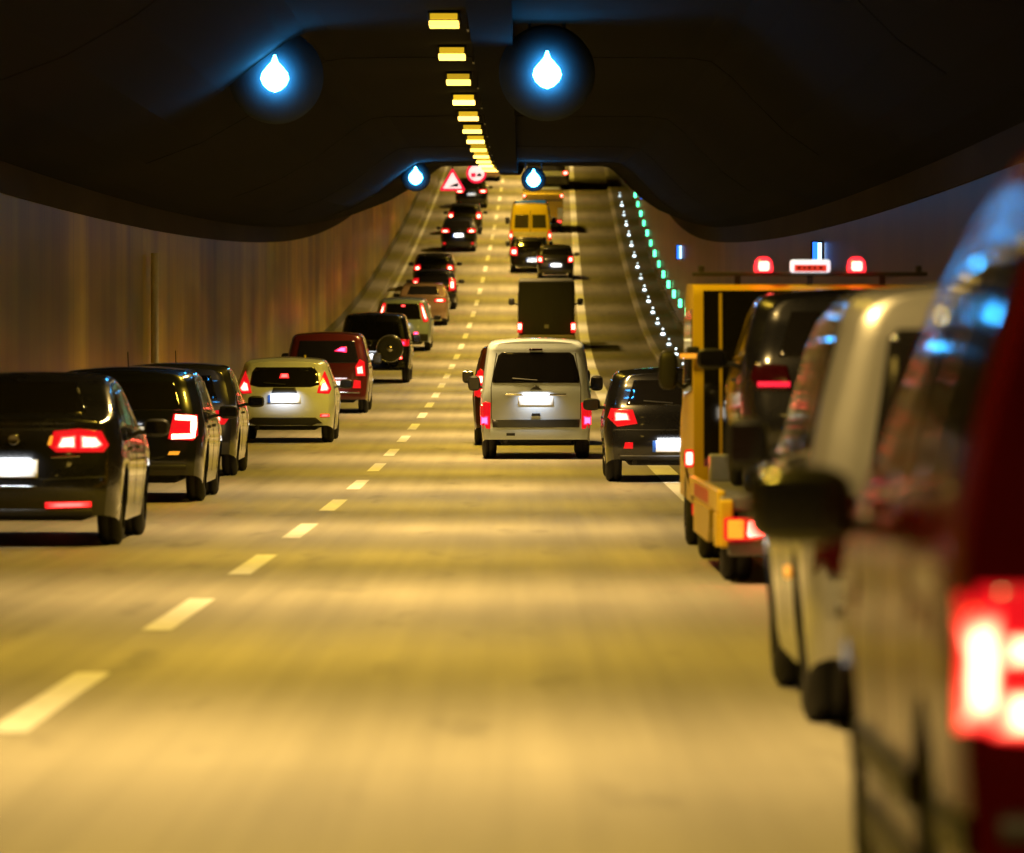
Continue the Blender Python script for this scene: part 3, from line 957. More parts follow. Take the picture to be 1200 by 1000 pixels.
LEFTQ = "vehicles queuing in the left lane"
RIGHTQ = "vehicles pulled over to the right"
MIDQ = "vehicles driving on in the middle lane"
P_BLACK = paint("black", (0.010, 0.010, 0.012), 0.2, 0.28)
P_BLACK2 = paint("black_blue", (0.010, 0.011, 0.016), 0.3, 0.3)
P_DARK = paint("anthracite", (0.030, 0.029, 0.030), 0.4, 0.35)
P_WHITE = paint("white", (0.70, 0.79, 0.95))
P_SILVER = paint("silver", (0.36, 0.36, 0.35), 0.6, 0.35)
P_YELLOW = paint("yellow", (0.70, 0.50, 0.03))
P_RED = mat("paint_dark_red", (0.05, 0.002, 0.002), 0.18, 0.0, noise=.15, nscale=3, rnoise=.05, spec=0.12)
MATS["paint_dark_red"].node_tree.nodes["Principled BSDF"].inputs["IOR"].default_value = 1.22
P_TOW = mat("paint_tow_yellow", (0.62, 0.42, 0.02), 0.38, noise=.15, nscale=3, rnoise=.08, spec=0.3)
P_RED2 = paint("brick_red", (0.085, 0.010, 0.005), 0.2)
P_BLUE = paint("pale_blue", (0.40, 0.50, 0.80), 0.2)
P_ORANGE = paint("bronze", (0.30, 0.19, 0.10), 0.4)

# ---- left queue ----------------------------------------------------
# A  black car nearest on the left
v = Vehicle("car", "black car nearest the camera at the left edge, red lamps lit and glaring white plate", LEFTQ, 47.2, -4.32, spec_saloon(paint_=P_BLACK))
v.rear_window([(-0.60, 1.14), (0.60, 1.14), (0.46, 1.41), (-0.46, 1.41)])
v.taillights([(0.30, 0.86), (0.34, 0.99), (0.55, 1.01), (0.74, 0.99), (0.80, 0.87), (0.76, 0.81), (0.36, 0.81)],
             core=[[(0.36, 0.845), (0.40, 0.945), (0.53, 0.955), (0.53, 0.84)], [(0.56, 0.84), (0.56, 0.955), (0.70, 0.945), (0.76, 0.87), (0.72, 0.84)]])
for sd in (1, -1):
    v.patch("indicator", 'rear', [(sd * .285, .87), (sd * .31, .95), (sd * .335, .95), (sd * .32, .87)], AMBER, 0.016)
    v.patch("reflector", 'rear', [(sd * .27, .335), (sd * .66, .345), (sd * .66, .39), (sd * .27, .385)], CORED, 0.014)
v.plate(-0.06, 0.67, 0.54, 0.15, 1.4, False)
v.stroke("bumper_highlight", 'rear', [(-0.5, 0.52), (0.2, 0.52)], 0.012, CHROME, 0.01)  # bright strip stands in for the highlight along the bumper
v.stroke("bumper_strip", 'rear', [(-0.66, 0.30), (0.66, 0.30)], 0.05, DARKP, 0.012)
v.stroke("boot_gap", 'rear', [(-0.78, 0.60), (-0.3, 0.58), (0.3, 0.58), (0.78, 0.60)], 0.010, BLACKP, 0.002)
v.stroke("lettering", 'rear', [(0.32, 0.765), (0.56, 0.775)], 0.014, CHROME, 0.008)
v.patch("badge", 'rear', [(0.05 * math.cos(k * .6283), 0.92 + 0.05 * math.sin(k * .6283)) for k in range(10)], CHROME, 0.012)
# B black estate with C shaped lamps
v = Vehicle("car", "black estate car second in the left queue with one C shaped red lamp showing", LEFTQ, 62.2, -4.46, spec_estate(W=1.82, H=1.50, paint_=P_BLACK2))
v.rear_window([(-0.66, 1.04), (0.66, 1.04), (0.56, 1.36), (-0.56, 1.36)])
v.taillights([(0.50, 0.72), (0.56, 1.00), (0.82, 0.99), (0.83, 0.76), (0.78, 0.70)], stroke=[[(0.58, 0.96), (0.78, 0.95), (0.78, 0.75), (0.54, 0.745)]], width=0.06)
v.plate(0.0, 0.80, power=0.25)
v.bumper_line(0.40, 0.7, DARKP, 0.06)
for sd in (1, -1): v.patch("reflector", 'rear', [(sd * .5, .54), (sd * .62, .54), (sd * .64, .58), (sd * .52, .58)], AMBER, 0.012)
v.antenna(0.9)
# C dark small car
v = Vehicle("car", "dark compact car third in the left queue, half hidden beside the pale yellow hatchback", LEFTQ, 74.6, -4.69, spec_hatch(W=1.77, H=1.5, paint_=P_DARK))
v.rear_window([(-0.6, 1.04), (0.6, 1.04), (0.5, 1.36), (-0.5, 1.36)])
v.taillights([(0.46, 0.70), (0.47, 0.88), (0.70, 0.9), (0.76, 0.78), (0.70, 0.70)], core=[[(0.50, 0.74), (0.51, 0.84), (0.65, 0.85), (0.66, 0.74)]])
v.plate(0, 0.72, power=0.2)
v.antenna(0.9)
# D pale hatchback lit yellow
v = Vehicle("car", "pale hatchback with yellow lit roof, three red lamps and a black lower bumper", LEFTQ, 95.2, -4.06, spec_hatch(L=4.0, W=1.74, H=1.44, paint_=paint("cream", (0.66, 0.72, 0.88)), wr=0.30, cx=0.17, rround=0.12,
            tum=0.36, rear=[(0.15, 0.10), (0.36, 0.0), (0.58, 0.0), (0.68, 0.06), (0.92, 0.12), (0.97, 0.15), (1.30, 0.36), (1.37, 0.28), (1.44, 0.34)]))
v.rear_window([(-0.60, 1.0), (-0.45, 0.96), (0.45, 0.96), (0.60, 1.0), (0.56, 1.22), (0.50, 1.30), (-0.50, 1.30), (-0.56, 1.22)])
v.taillights([(0.56, 0.86), (0.60, 1.03), (0.68, 1.24), (0.74, 1.10), (0.80, 0.92), (0.76, 0.84)], core=[[(0.60, 0.88), (0.63, 1.02), (0.70, 1.06), (0.76, 0.93), (0.74, 0.88)]])
v.patch("brake_light", 'rear', [(-0.09, 1.11), (0.08, 1.11), (0.06, 1.19), (-0.07, 1.19)], CORED, 0.02)
v.plate(0.0, 0.755, 0.56, 0.14, 1.5)
v.patch("diffuser", 'rear', [(-0.70, 0.24), (0.70, 0.24), (0.66, 0.34), (0.54, 0.44), (-0.54, 0.44), (-0.66, 0.34)], BLACKP, 0.014)
v.patch("tailgate_trim", 'rear', [(-0.22, 0.86), (0.22, 0.86), (0.19, 0.95), (-0.19, 0.95)], DARKP, 0.014)
for sd in (1, -1): v.patch("reflector", 'rear', [(sd * .62, .45), (sd * .77, .45), (sd * .77, .50), (sd * .62, .50)], CORED, 0.012)
v.wiper(1.0)
MB().tube([(0.3, 1.6, 1.43), (0.3, 1.6, 1.5)], 0.02).build("roof_aerial", P_YELLOW, v.root)
# E brick red people carrier
v = Vehicle("car", "brick red people carrier with dark glass in front of the pale hatchback", LEFTQ, 118.2, -4.13, spec_van(L=4.3, W=1.80, H=1.70, paint_=P_RED2, tum=0.22))
v.rear_window([(-0.68, 1.08), (0.68, 1.08), (0.58, 1.55), (-0.58, 1.55)])
v.taillights([(0.62, 0.80), (0.60, 1.0), (0.70, 1.16), (0.80, 1.10), (0.82, 0.80)], core=[[(0.64, 0.84), (0.63, 1.0), (0.76, 1.02), (0.78, 0.84)]])
v.patch("brake_light", 'rear', [(0.15, 1.33), (0.42, 1.30), (0.42, 1.42), (0.30, 1.42)], COREPINK, 0.02)
v.plate(0.22, 0.62, 0.52, 0.13, 1.3, False)
for sd in (1, -1): v.patch("reflector", 'rear', [(sd * .55, .54), (sd * .72, .54), (sd * .72, .70), (sd * .58, .72)], LENS, 0.012)
v.bumper_line(0.45, 0.7, CHROME, 0.03)
# F black off roader with spare wheel
v = Vehicle("car", "tall black off roader with a round spare wheel on its tail", LEFTQ, 146.2, -3.86, spec_van(L=4.4, W=1.90, H=1.82, paint_=P_BLACK, wr=0.37, tum=0.2, gc=0.32, rgc=0.42))
v.rear_window([(-0.70, 1.14), (0.70, 1.14), (0.60, 1.62), (-0.60, 1.62)])
v.taillights([(0.50, 0.98), (0.50, 1.16), (0.90, 1.16), (0.90, 0.98)], core=[[(0.53, 1.01), (0.53, 1.10), (0.80, 1.10), (0.80, 1.01)]], corem=COREPINK)
v.patch("fog_light", 'rear', [(0.55, 0.64), (0.72, 0.64), (0.72, 0.78), (0.55, 0.78)], CORE, 0.02)
v.patch("reflector", 'rear', [(0.35, 0.66), (0.52, 0.66), (0.52, 0.74), (0.35, 0.74)], LENS, 0.018)
sw = MB().lathe([(-0.24, 0.0), (-0.24, 0.22), (-0.25, 0.33), (-0.22, 0.37), (-0.06, 0.37), (0.02, 0.33)], 32, 'y').build("spare_wheel", BLACKP, v.root, True)
sw.location = (0.40, 0.06, 0.92)
MB().lathe([(-0.235, 0.335), (-0.262, 0.345), (-0.235, 0.36)], 32, 'y').build("chrome_ring", CHROME, sw, True)
MB().lathe([(-0.26, 0.0), (-0.262, 0.08), (-0.24, 0.09)], 14, 'y').build("hub_cap", CHROME, sw, True)
v.plate(-0.15, 0.70, 0.52, 0.15, 1.3, False)
v.patch("badge", 'rear', [(-0.2, 1.0), (-0.08, 1.0), (-0.08, 1.1), (-0.2, 1.1)], CHROME, 0.012)
# G pale blue estate with upright lamps
v = Vehicle("car", "pale blue estate with tall slanted red lamps beside its rear window", LEFTQ, 176.5, -3.86, spec_estate(L=4.6, W=1.84, H=1.66, paint_=P_BLUE, belt=[(0, 1.02), (1.2, 1.0), (3.4, 0.95), (4.6, .85)],
            rear=[(0.2, .07), (.36, 0), (.7, 0), (.78, .05), (1.0, .07), (1.52, .26), (1.6, .22), (1.66, .28)]))
v.rear_window([(-0.58, 1.02), (0.58, 1.02), (0.50, 1.52), (-0.50, 1.52)])
v.taillights([(0.66, 0.94), (0.60, 1.15), (0.53, 1.54), (0.63, 1.54), (0.74, 1.2), (0.84, 0.94)], core=[[(0.71, 0.98), (0.65, 1.16), (0.57, 1.50), (0.62, 1.50), (0.72, 1.18), (0.79, 0.98)]])
v.patch("brake_light", 'rear', [(-0.05, 1.42), (0.08, 1.42), (0.08, 1.48), (-0.05, 1.48)], CORED, 0.02)
v.patch("bumper", 'rear', [(-0.80, 0.33), (0.80, 0.33), (0.80, 0.56), (-0.80, 0.56)], BLACKP, 0.02)
v.patch("reflector", 'rear', [(0.35, 0.54), (0.5, 0.54), (0.5, 0.62), (0.35, 0.62)], COREPINK, 0.03)
v.plate(0.0, 0.78, power=0.3)
# H bronze car
v = Vehicle("car", "bronze saloon car half hidden beyond the pale blue estate", LEFTQ, 198.5, -3.72, spec_saloon(paint_=P_ORANGE))
v.rear_window([(-0.58, 1.12), (0.58, 1.12), (0.46, 1.40), (-0.46, 1.40)])
v.taillights([(0.40, 0.86), (0.42, 0.98), (0.80, 0.98), (0.82, 0.86)], core=[[(0.44, 0.885), (0.46, 0.955), (0.74, 0.955), (0.76, 0.885)]])
v.plate(0, 0.68, power=0.3)
# I, J, K, L, M dark cars up the slope
def far_car(label, s, lat, sp, tl, core, plate=(0, 0.75, 0.25), win=None, lens=None, corem=None):
    v = Vehicle("car", label, LEFTQ if lat < -1.5 else MIDQ, s, lat, sp)
    H = sp['H']
    v.rear_window(win or [(-0.6, 1.06), (0.6, 1.06), (0.5, H - 0.12), (-0.5, H - 0.12)])
    v.taillights(tl, core=[core], lens=lens, corem=corem)
    v.plate(plate[0], plate[1], power=plate[2])
    return v
box_tl = [(0.50, 0.82), (0.50, 1.04), (0.82, 1.04), (0.84, 0.84)]
box_co = [(0.56, 0.86), (0.56, 0.99), (0.76, 0.99), (0.77, 0.87)]
far_car("dark car with curled bright lamp poking out right of the black estate up the slope", 212, -3.62, spec_hatch(W=1.78, H=1.5, paint_=P_BLACK2), [(0.58, .72), (.58, 1.2), (.82, 1.2), (.84, .74)], [(0.63, 0.8), (0.63, 1.1), (0.76, 1.1), (0.77, 0.8)])
far_car("black estate between the bronze saloon and the gap up the slope, two red lamps", 227, -3.95, spec_estate(W=1.76, H=1.46, paint_=P_BLACK), [(0.50, .84), (.55, 1.1), (.80, 1.06), (.82, .84)], [(0.55, 0.88), (0.6, 1.02), (0.74, 1.0), (0.76, 0.88)])
v = far_car("black saloon with a bluish lit plate under the triangular sign, lowest of three", 259.5, -3.5, spec_saloon(W=1.72, H=1.55, paint_=P_BLACK2), [(0.40, .92), (.42, 1.1), (.78, 1.1), (.82, .92)], [(0.46, 0.94), (0.48, 1.03), (0.74, 1.03), (0.76, 0.94)], (0, .76, 2.0))
for sd in (1, -1): v.patch("reflector", 'rear', [(sd * .6, .36), (sd * .72, .36), (sd * .72, .46), (sd * .6, .46)], LENS, 0.012)
far_car("black hatchback under the triangular sign, middle of three", 275, -3.45, spec_hatch(W=1.74, H=1.5, paint_=P_DARK), [(0.56, .78), (.56, 1.12), (.80, 1.12), (.82, .8)], [(0.6, 0.82), (0.6, 1.02), (0.77, 1.02), (0.78, 0.83)])
far_car("black saloon close under the triangular sign, highest of three", 300, -3.5, spec_saloon(W=1.78, H=1.5, paint_=P_BLACK), [(0.42, .84), (.42, 1.02), (.82, 1.02), (.84, .84)], [(0.46, 0.87), (0.46, 0.98), (0.78, 0.98), (0.79, 0.87)])
far_car("orange lit car at the far end of the left queue under the round sign", 327, -3.05, spec_van(W=1.75, H=1.75, paint_=P_ORANGE), [(0.5, .9), (.5, 1.05), (.82, 1.05), (.82, .9)], [(0.54, 0.92), (0.54, 1.02), (0.78, 1.02), (0.78, 0.92)])
far_car("farthest dark car in the left queue right of the round sign", 345, -2.95, spec_van(W=1.75, H=1.8, paint_=P_DARK), [(0.5, .9), (.5, 1.15), (.82, 1.15), (.82, .9)], [(0.54, 0.94), (0.54, 1.08), (0.78, 1.08), (0.78, 0.94)])

# ---- middle lane ---------------------------------------------------
# white van
v = Vehicle("van", "white small van with glaring plate alone in the middle lane", MIDQ, 84.6, 0.235, spec_van(L=4.1, W=1.72, H=1.82, paint_=P_WHITE), "van")
v.rear_window([(-0.66, 1.16), (0.66, 1.16), (0.67, 1.22), (0.58, 1.58), (0.52, 1.63), (-0.52, 1.63), (-0.58, 1.58), (-0.67, 1.22)])
v.taillights([(0.70, 0.46), (0.69, 0.86), (0.76, 0.88), (0.86, 0.84), (0.86, 0.48)], core=[[(0.725, 0.52), (0.725, 0.66), (0.83, 0.66), (0.83, 0.52)]], corem=COREPINK)
v.plate(0.0, 0.885, 0.54, 0.13, 1.5, False)
v.stroke("plate_garnish", 'rear', [(-0.46, 0.985), (0.46, 0.985)], 0.03, CHROME, 0.012)
v.patch("bumper_strip", 'rear', [(-0.66, 0.485), (0.66, 0.485), (0.67, 0.605), (-0.67, 0.605)], DARKP, 0.014)
v.patch("handle", 'rear', [(-0.07, 0.66), (0.07, 0.66), (0.06, 0.70), (-0.06, 0.70)], BLACKP, 0.02)
v.patch("brake_light", 'rear', [(-0.10, 1.66), (0.10, 1.66), (0.10, 1.685), (-0.10, 1.685)], LENSOFF, 0.016)
v.patch("badge", 'rear', [(-0.09, 1.06), (0.09, 1.06), (0.0, 1.13)], BLACKP, 0.012)
for sd in (1, -1): v.stroke("tailgate_gap", 'rear', [(sd * .68, .62), (sd * .685, 1.1), (sd * .60, 1.62)], 0.012, DARKP, 0.002)
v.wiper(1.2)
v.patch("towing_cover", 'rear', [(-0.45, 0.36), (-0.32, 0.36), (-0.32, 0.40), (-0.45, 0.40)], DARKP, 0.01)
# dark red people carrier peeping out behind it
v = Vehicle("car", "dark maroon people carrier hidden behind the white van, one lamp showing at its left", MIDQ, 93.5, 0.10, spec_van(L=4.4, W=1.84, H=1.68, paint_=paint("maroon", (0.05, 0.010, 0.008), 0.2), tum=0.24), "car")
v.rear_window([(-0.7, 1.1), (0.7, 1.1), (0.6, 1.52), (-0.6, 1.52)])
v.taillights([(0.68, 0.80), (0.66, 1.2), (0.78, 1.3), (0.87, 1.2), (0.88, 0.82)], core=[[(0.72, 1.04), (0.72, 1.18), (0.83, 1.18), (0.84, 1.04)]])
v.plate(0, 0.8, power=0.2)

# canvas covered small truck
t = empty("canvas_truck", frame(178, 0.72), (math.atan((zr(182) - zr(178)) / 4), 0, 0), "small truck with a dark canvas cover ahead of the white van", "truck", MIDQ)
mb = MB(); mb.box((0, 2.1, 1.32), (1.80, 3.9, 1.78), 0.10, None, 3); mb.build("canvas_cover", mat("canvas", (0.030, 0.030, 0.024), 0.75, noise=.3, nscale=3, bump=.5, stretch=(1, 1, .3)), t, True)
MB().box((0, 2.05, 0.36), (1.86, 4.1, 0.16), 0.02).build("load_bed", mat("bed_grey", (0.25, 0.24, 0.2), 0.5, noise=.2), t)
MB().box((0, 0.06, 0.42), (1.8, 0.06, 0.12), 0.01).build("tail_board", mat("board_pale", (0.42, 0.40, 0.33), 0.5, noise=.2), t)
mb = MB(); mb.box((0, 5.0, 1.1), (1.85, 1.5, 1.5), 0.18, None, 3); mb.box((0, 5.75, 0.8), (1.8, 0.7, 0.6), 0.15, None, 3); mb.build("cab", P_DARK, t, True)
MB().box((0, 5.5, 1.5), (1.6, 0.6, 0.5), 0.05).build("windscreen", GLASS, t)
for sd in (-1, 1):
    for y in (0.9, 5.2): wheel(t, sd * 0.78, y, 0.33, 0.2, sd)
    l = MB().box((sd * 0.86, -0.03, 0.72), (0.16, 0.08, 0.34), 0.02).build("taillight", LENS, t)
    MB().box((sd * 0.86, -0.075, 0.75), (0.11, 0.02, 0.18), 0.01).build("lamp_core", CORE, l)
    m_ = from_data("mirror", *superbox((sd * 1.13, 4.6, 1.42), (0.2, 0.12, 0.24)), BLACKP, t, True, True)
    MB().tube([(sd * 0.9, 4.7, 1.3), (sd * 1.12, 4.62, 1.4)], 0.02).build("mirror_arm", BLACKP, m_)
MB().box((0.0, 0.132, 0.75), (0.14, 0.02, 0.12)).build("badge", mat("badge_grey", (0.3, 0.3, 0.28), 0.5, noise=.1), t)

far_car("small dark car near the solid edge line beyond the canvas truck", 236, 1.03, spec_hatch(W=1.60, H=1.42, paint_=P_DARK), [(0.52, .74), (.55, 1.0), (.74, 1.02), (.76, .76)], [(0.56, .78), (.58, .95), (.71, .96), (.72, .78)], (0.02, .62, 2.0))
far_car("black car close behind the yellow ambulance", 242, -0.12, spec_van(W=1.70, H=1.5, paint_=P_BLACK), [(0.5, .74), (.5, 1.12), (.80, 1.12), (.82, .76)], [(0.54, .8), (.54, 1.02), (.76, 1.02), (.77, .82)], (0.15, .52, 1.0))
# yellow ambulance
v = Vehicle("ambulance", "yellow ambulance van with two square rear windows", MIDQ, 256, -0.12, spec_van(L=5.6, W=1.98, H=2.42, paint_=P_YELLOW, tum=0.13, belt=[(0, 1.25), (4, 1.2), (5.6, 1.0)], wr=0.34, axles=(1.1, 4.7),
            rear=[(.3, .05), (.45, 0), (.55, .03), (1.2, .04), (2.2, .12), (2.42, .2)], mirror_z=1.45, mirror=(.22, .14, .34), side_glass=[[(0.5, 1.35), (3.2, 1.35), (3.2, 2.0), (0.5, 2.0)], [(3.5, 1.3), (4.4, 1.25), (3.9, 2.0), (3.5, 2.0)]], top=[(0, 2.36), (.1, 2.39), (.5, 2.41), (3.4, 2.42), (3.9, 2.3), (4.7, 1.3), (5.3, 1.1), (5.55, .9), (5.6, .8)]), "ambulance")
DIMG = mat("window_olive", (0.05, 0.045, 0.02), 0.15, noise=.2)
for sd in (1, -1):
    v.patch("rear_window", 'rear', [(sd * .08, 1.30), (sd * .74, 1.30), (sd * .70, 1.92), (sd * .08, 1.92)], DIMG, 0.01)
v.stroke("door_gap", 'rear', [(0, .5), (0, 2.1)], .03, BLACKP, .003)
v.patch("stripe", 'rear', [(-0.80, .80), (.80, .80), (.80, 1.12), (-.80, 1.12)], mat("pale_panel", (.62, .55, .42), .4, noise=.25, nscale=9), .008)
v.taillights([(.82, .75), (.82, 1.2), (.96, 1.2), (.97, .75)], core=[[(.85, .85), (.85, 1.05), (.94, 1.05), (.94, .85)]])
v.plate(0, .62, power=.4)
MB().box((0, 1.2, 2.47), (1.4, .25, .12), .03).build("light_bar", mat("bar_blue", (.02, .15, .5), .2, noise=.1, emit=(.05, .5, 1), estr=.1), v.root)
# yellow box truck beyond
t = empty("box_truck", frame(277, 0.42), (math.atan((zr(282) - zr(277)) / 5), 0, 0), "yellow high box truck beyond the ambulance, small red lamps at its upper corners", "truck", MIDQ)
MB().box((0, 2.6, 1.27), (2.02, 5.2, 1.36), .04).build("box_body", P_YELLOW, t)
MB().box((0, 2.7, .45), (1.7, 5.6, .25), .03).build("chassis", UNDER, t)
mb = MB(); mb.box((0, 6.2, 1.2), (1.96, 1.7, 1.6), .2, None, 3); mb.build("cab", P_WHITE, t, True)
MB().box((0, 6.9, 1.75), (1.7, .4, .6), .06).build("windscreen", GLASS, t)
MB().box((0.86, -0.012, .95), (.26, .03, 0.6), .01).build("side_panel", P_WHITE, t)
MB().box((0, -.02, 1.62), (1.9, .03, .05), .01).build("door_rail", DARKP, t)
for sd in (-1, 1):
    for y in (1.1, 6.2): wheel(t, sd * .84, y, .38, .22, sd)
    l = MB().box((sd * .93, -.02, 1.85), (.14, .05, .14), .02).build("marker_light", LENS, t)
    MB().box((sd * .93, -.05, 1.85), (.09, .02, .09), .01).build("lamp_core", CORE, l)
    l = MB().box((sd * .8, -.05, .55), (.26, .06, .14), .02).build("taillight", LENS, t)
    MB().box((sd * .8, -.085, .55), (.16, .02, .09), .01).build("lamp_core", CORED, l)
# dark coach at the top
t = empty("coach", frame(318, 0.62), (math.atan((zr(326) - zr(318)) / 8), 0, 0), "dark coach farthest ahead in the middle lane with lit red lamps high up", "coach", MIDQ)
mb = MB(); mb.box((0, 5.0, 1.75), (2.45, 10.0, 2.9), .14, None, 3); mb.build("body", P_BLACK2, t, True)
MB().box((0, -.01, 2.2), (2.0, .04, 1.0), .02).build("rear_window", GLASS, t)
MB().box((0.3, -.012, .95), (1.5, .03, .28), .02).build("lower_panel", P_WHITE, t)
MB().box((1.1, -.02, 1.5), (.2, .05, 1.2), .02).build("corner_panel", P_WHITE, t)
for sd in (-1, 1):
    for y in (2.4, 8.0): wheel(t, sd * 1.05, y, .48, .28, sd)
    for z in (1.0, 2.3):
        l = MB().box((sd * 1.0, -.05, z), (.28, .05, .22), .02).build("taillight", LENS, t)
        MB().box((sd * 1.0, -.085, z), (.18, .02, .13), .01).build("lamp_core", CORE, l)
    l = MB().box((-.55, -.04, 2.85), (.55, .04, .1), .02).build("lamp_bar", LENS, t) if sd < 0 else None

# ---- right row -----------------------------------------------------
# black hatchback
v = Vehicle("car", "black hatchback with a lit blue edged plate pulled over left of the yellow tow truck", RIGHTQ, 71.5, 1.95, spec_hatch(L=4.0, W=1.76, H=1.45, paint_=P_BLACK, cx=.15, rround=.12))
v.rear_window([(-0.58, 1.0), (0.58, 1.0), (0.48, 1.32), (-0.48, 1.32)])
v.taillights([(0.44, 0.76), (0.50, 0.94), (0.78, 0.96), (0.82, 0.84), (0.70, 0.72)], core=[[(0.52, 0.80), (0.56, 0.90), (0.74, 0.91), (0.74, 0.79)]])
v.plate(0.02, 0.47, 0.54, 0.15, 1.6)
v.stroke("boot_gap", 'rear', [(-0.75, 0.68), (0.75, 0.68)], .012, BLACKP, .002)
for sd in (1, -1): v.patch("reflector", 'rear', [(sd * .50, .44), (sd * .62, .44), (sd * .60, .52), (sd * .50, .52)], LENS, .012)
v.bumper_line(.33, .66, BLACKP, .05)
v.wiper(1.02)

# yellow tow truck
t = empty("tow_truck", frame(38.8, 2.40), (0, 0, 0), "yellow flatbed tow truck with red roof lamps and a lit roof sign", "tow truck", RIGHTQ)
TT = t
hw = 1.01
mb = MB()
mb.box((0, 3.35, 0.56), (2.0, 6.6, 0.10), .015)
mb.box((0, 3.4, 0.46), (0.9, 6.4, 0.14), .02)
mb.build("flatbed", mat("bed_steel", (0.22, 0.22, 0.22), 0.4, 0.6, noise=.3, nscale=5), t)
mb = MB()
for sd in (-1, 1):
    mb.box((sd * (hw - .02), 3.4, 0.57), (.06, 6.5, .16), .015)
    mb.prism([(0.05, 0.26), (0.5, 0.26), (0.62, 0.40), (0.64, 0.488), (0.05, 0.488)], sd * hw - .02, sd * hw + .02, 'x')
    mb.prism([(1.45, 0.488), (1.55, 0.35), (1.9, 0.24), (5.1, 0.24), (5.2, 0.488)], sd * hw - .02, sd * hw + .02, 'x')
    mb.box((sd * .96, 0.03, 0.42), (.10, .12, .34), .02)
mb.build("side_rail", P_TOW, t)
for k in range(12):
    MB().box(((-1) ** k * (hw + .012), 2.2 + k // 2 * .55, .57), (.008, .26, .10)).build("warning_stripe", mat("stripe_red", (.55, .03, .02), .35, noise=.1), t)
MB().box((0, 0.0, 0.245), (1.9, .12, .10), .02).build("bumper", mat("bumper_grey", (.16, .15, .15), .5, .3, noise=.2), t)
mb = MB(); mb.box((0, 0.16, .63), (1.3, .5, .05), .015); mb.box((0, -.02, .52), (1.5, .05, .06), .02); mb.build("ramp", CHROME, t)
for sd in (-1, 1):
    l = MB().box((sd * .78, -.07, .385), (.40, .07, .165), .02).build("taillight", LENS, t)
    MB().box((sd * .90, -.112, .385), (.11, .02, .13), .01).build("indicator", AMBER, l)
    MB().box((sd * .72, -.112, .385), (.20, .02, .115), .02).build("lamp_core", CORE, l)
    for y in (0.85, 5.75, 9.3):
        wheel(t, sd * (hw - .15), y, .30 if y < 9 else .34, .23, sd)
    l = MB().box((sd * (hw + .01), 6.6, .79), (.08, .10, .15), .02).build("marker_light", LENS, t); MB().box((sd * (hw + .01), 6.54, .79), (.05, .02, .10), .01).build("lamp_core", CORE, l)
    l = MB().box((sd * (hw - .04), 5.2, .405), (.14, .06, .11), .02).build("marker_light", LENS, t); MB().box((sd * (hw - .04), 5.165, .405), (.09, .02, .07), .01).build("lamp_core", CORE, l)
MB().box((-0.76, 6.2, .72), (.22, .3, .22), .02).build("tool_box", mat("box_alu", (.55, .57, .6), .35, .7, noise=.2), t)
# cab: body lofted as two rounded boxes, the rear wall mostly dark glass
mb = MB()
mb.prism(rounded([(6.95, .50), (6.98, 1.4), (7.12, 2.22), (9.0, 2.26), (9.55, 2.05), (10.15, 1.25), (10.75, 1.08), (10.9, .80), (10.9, .42), (7.0, .40)], .10, 4), -.97, .97, 'x')
cab = mb.build("cab", P_TOW, t)
bv = cab.modifiers.new("bevel", 'BEVEL'); bv.width = .10; bv.segments = 4; bv.limit_method = 'ANGLE'; bv.angle_limit = R(50)
for p in cab.data.polygons: p.use_smooth = True
def wall_pt(z): return 6.95 + (.03 * (z - .5) / .9 if z < 1.4 else .03 + .14 * (z - 1.4) / .82)
def rear_panel(name, x0, x1, z0, z1, m, off=.012):
    vs = [(x0, wall_pt(z0) - off, z0), (x1, wall_pt(z0) - off, z0), (x1, wall_pt(1.4) - off, min(z1, 1.4) if z0 < 1.4 else z0), (x1, wall_pt(z1) - off, z1), (x0, wall_pt(z1) - off, z1), (x0, wall_pt(1.4) - off, min(z1, 1.4) if z0 < 1.4 else z0)]
    ob = from_data(name, vs, [(0, 1, 2, 5), (5, 2, 3, 4)] if z0 < 1.4 < z1 else [(0, 1, 3, 4)], m, t, False)
    so = ob.modifiers.new("solid", 'SOLIDIFY'); so.thickness = .01; so.offset = 1
    return ob
rear_panel("rear_window", -.89, .89, .72, 2.17, GLASS)
rear_panel("window_bar", -.76, -.735, .74, 2.15, P_TOW, .02)
for sd in (-1, 1):
    MB().prism([(7.3, 1.35), (9.55, 1.3), (9.2, 2.0), (7.4, 2.02)], sd * .965, sd * .98, 'x').build("side_window", GLASS, t)
    m_ = from_data("mirror", *superbox((sd * 1.12, 9.3, 1.52), (.17, .14, .34)), BLACKP, t, True, True)
    MB().tube([(sd * .95, 9.35, 1.35), (sd * 1.1, 9.32, 1.45)], .02).build("mirror_arm", BLACKP, m_)
mb = MB(); mb.box((-.975, 7.06, 1.66), (.10, .16, .10), .02); mb.build("hinge_band", BLACKP, t)
MB().box((-1.0, 6.985, 1.63), (.17, .03, .04), .01).build("cab_reflector", AMBER, t)
MB().prism([(9.5, 1.95), (10.1, 1.3), (10.13, 1.31), (9.53, 1.97)], -.8, .8, 'x').build("windscreen", GLASS, t)
mb = MB(); mb.box((0, 7.25, 2.31), (1.95, .12, .035), .01); mb.box((-.9, 7.25, 2.34), (.05, .1, .08), .01); mb.box((.9, 7.25, 2.34), (.05, .1, .08), .01)
for x in (-.6, 0, .6): mb.box((x, 7.25, 2.27), (.05, .08, .09))
mb.build("roof_bar", mat("bar_grey", (.07, .06, .05), .5, .5, noise=.2), t)
RLAMP = mat("roof_lamp_red", (.5, .03, .03), .2, noise=.05, emit=(1.0, .02, .03), estr=3.0)
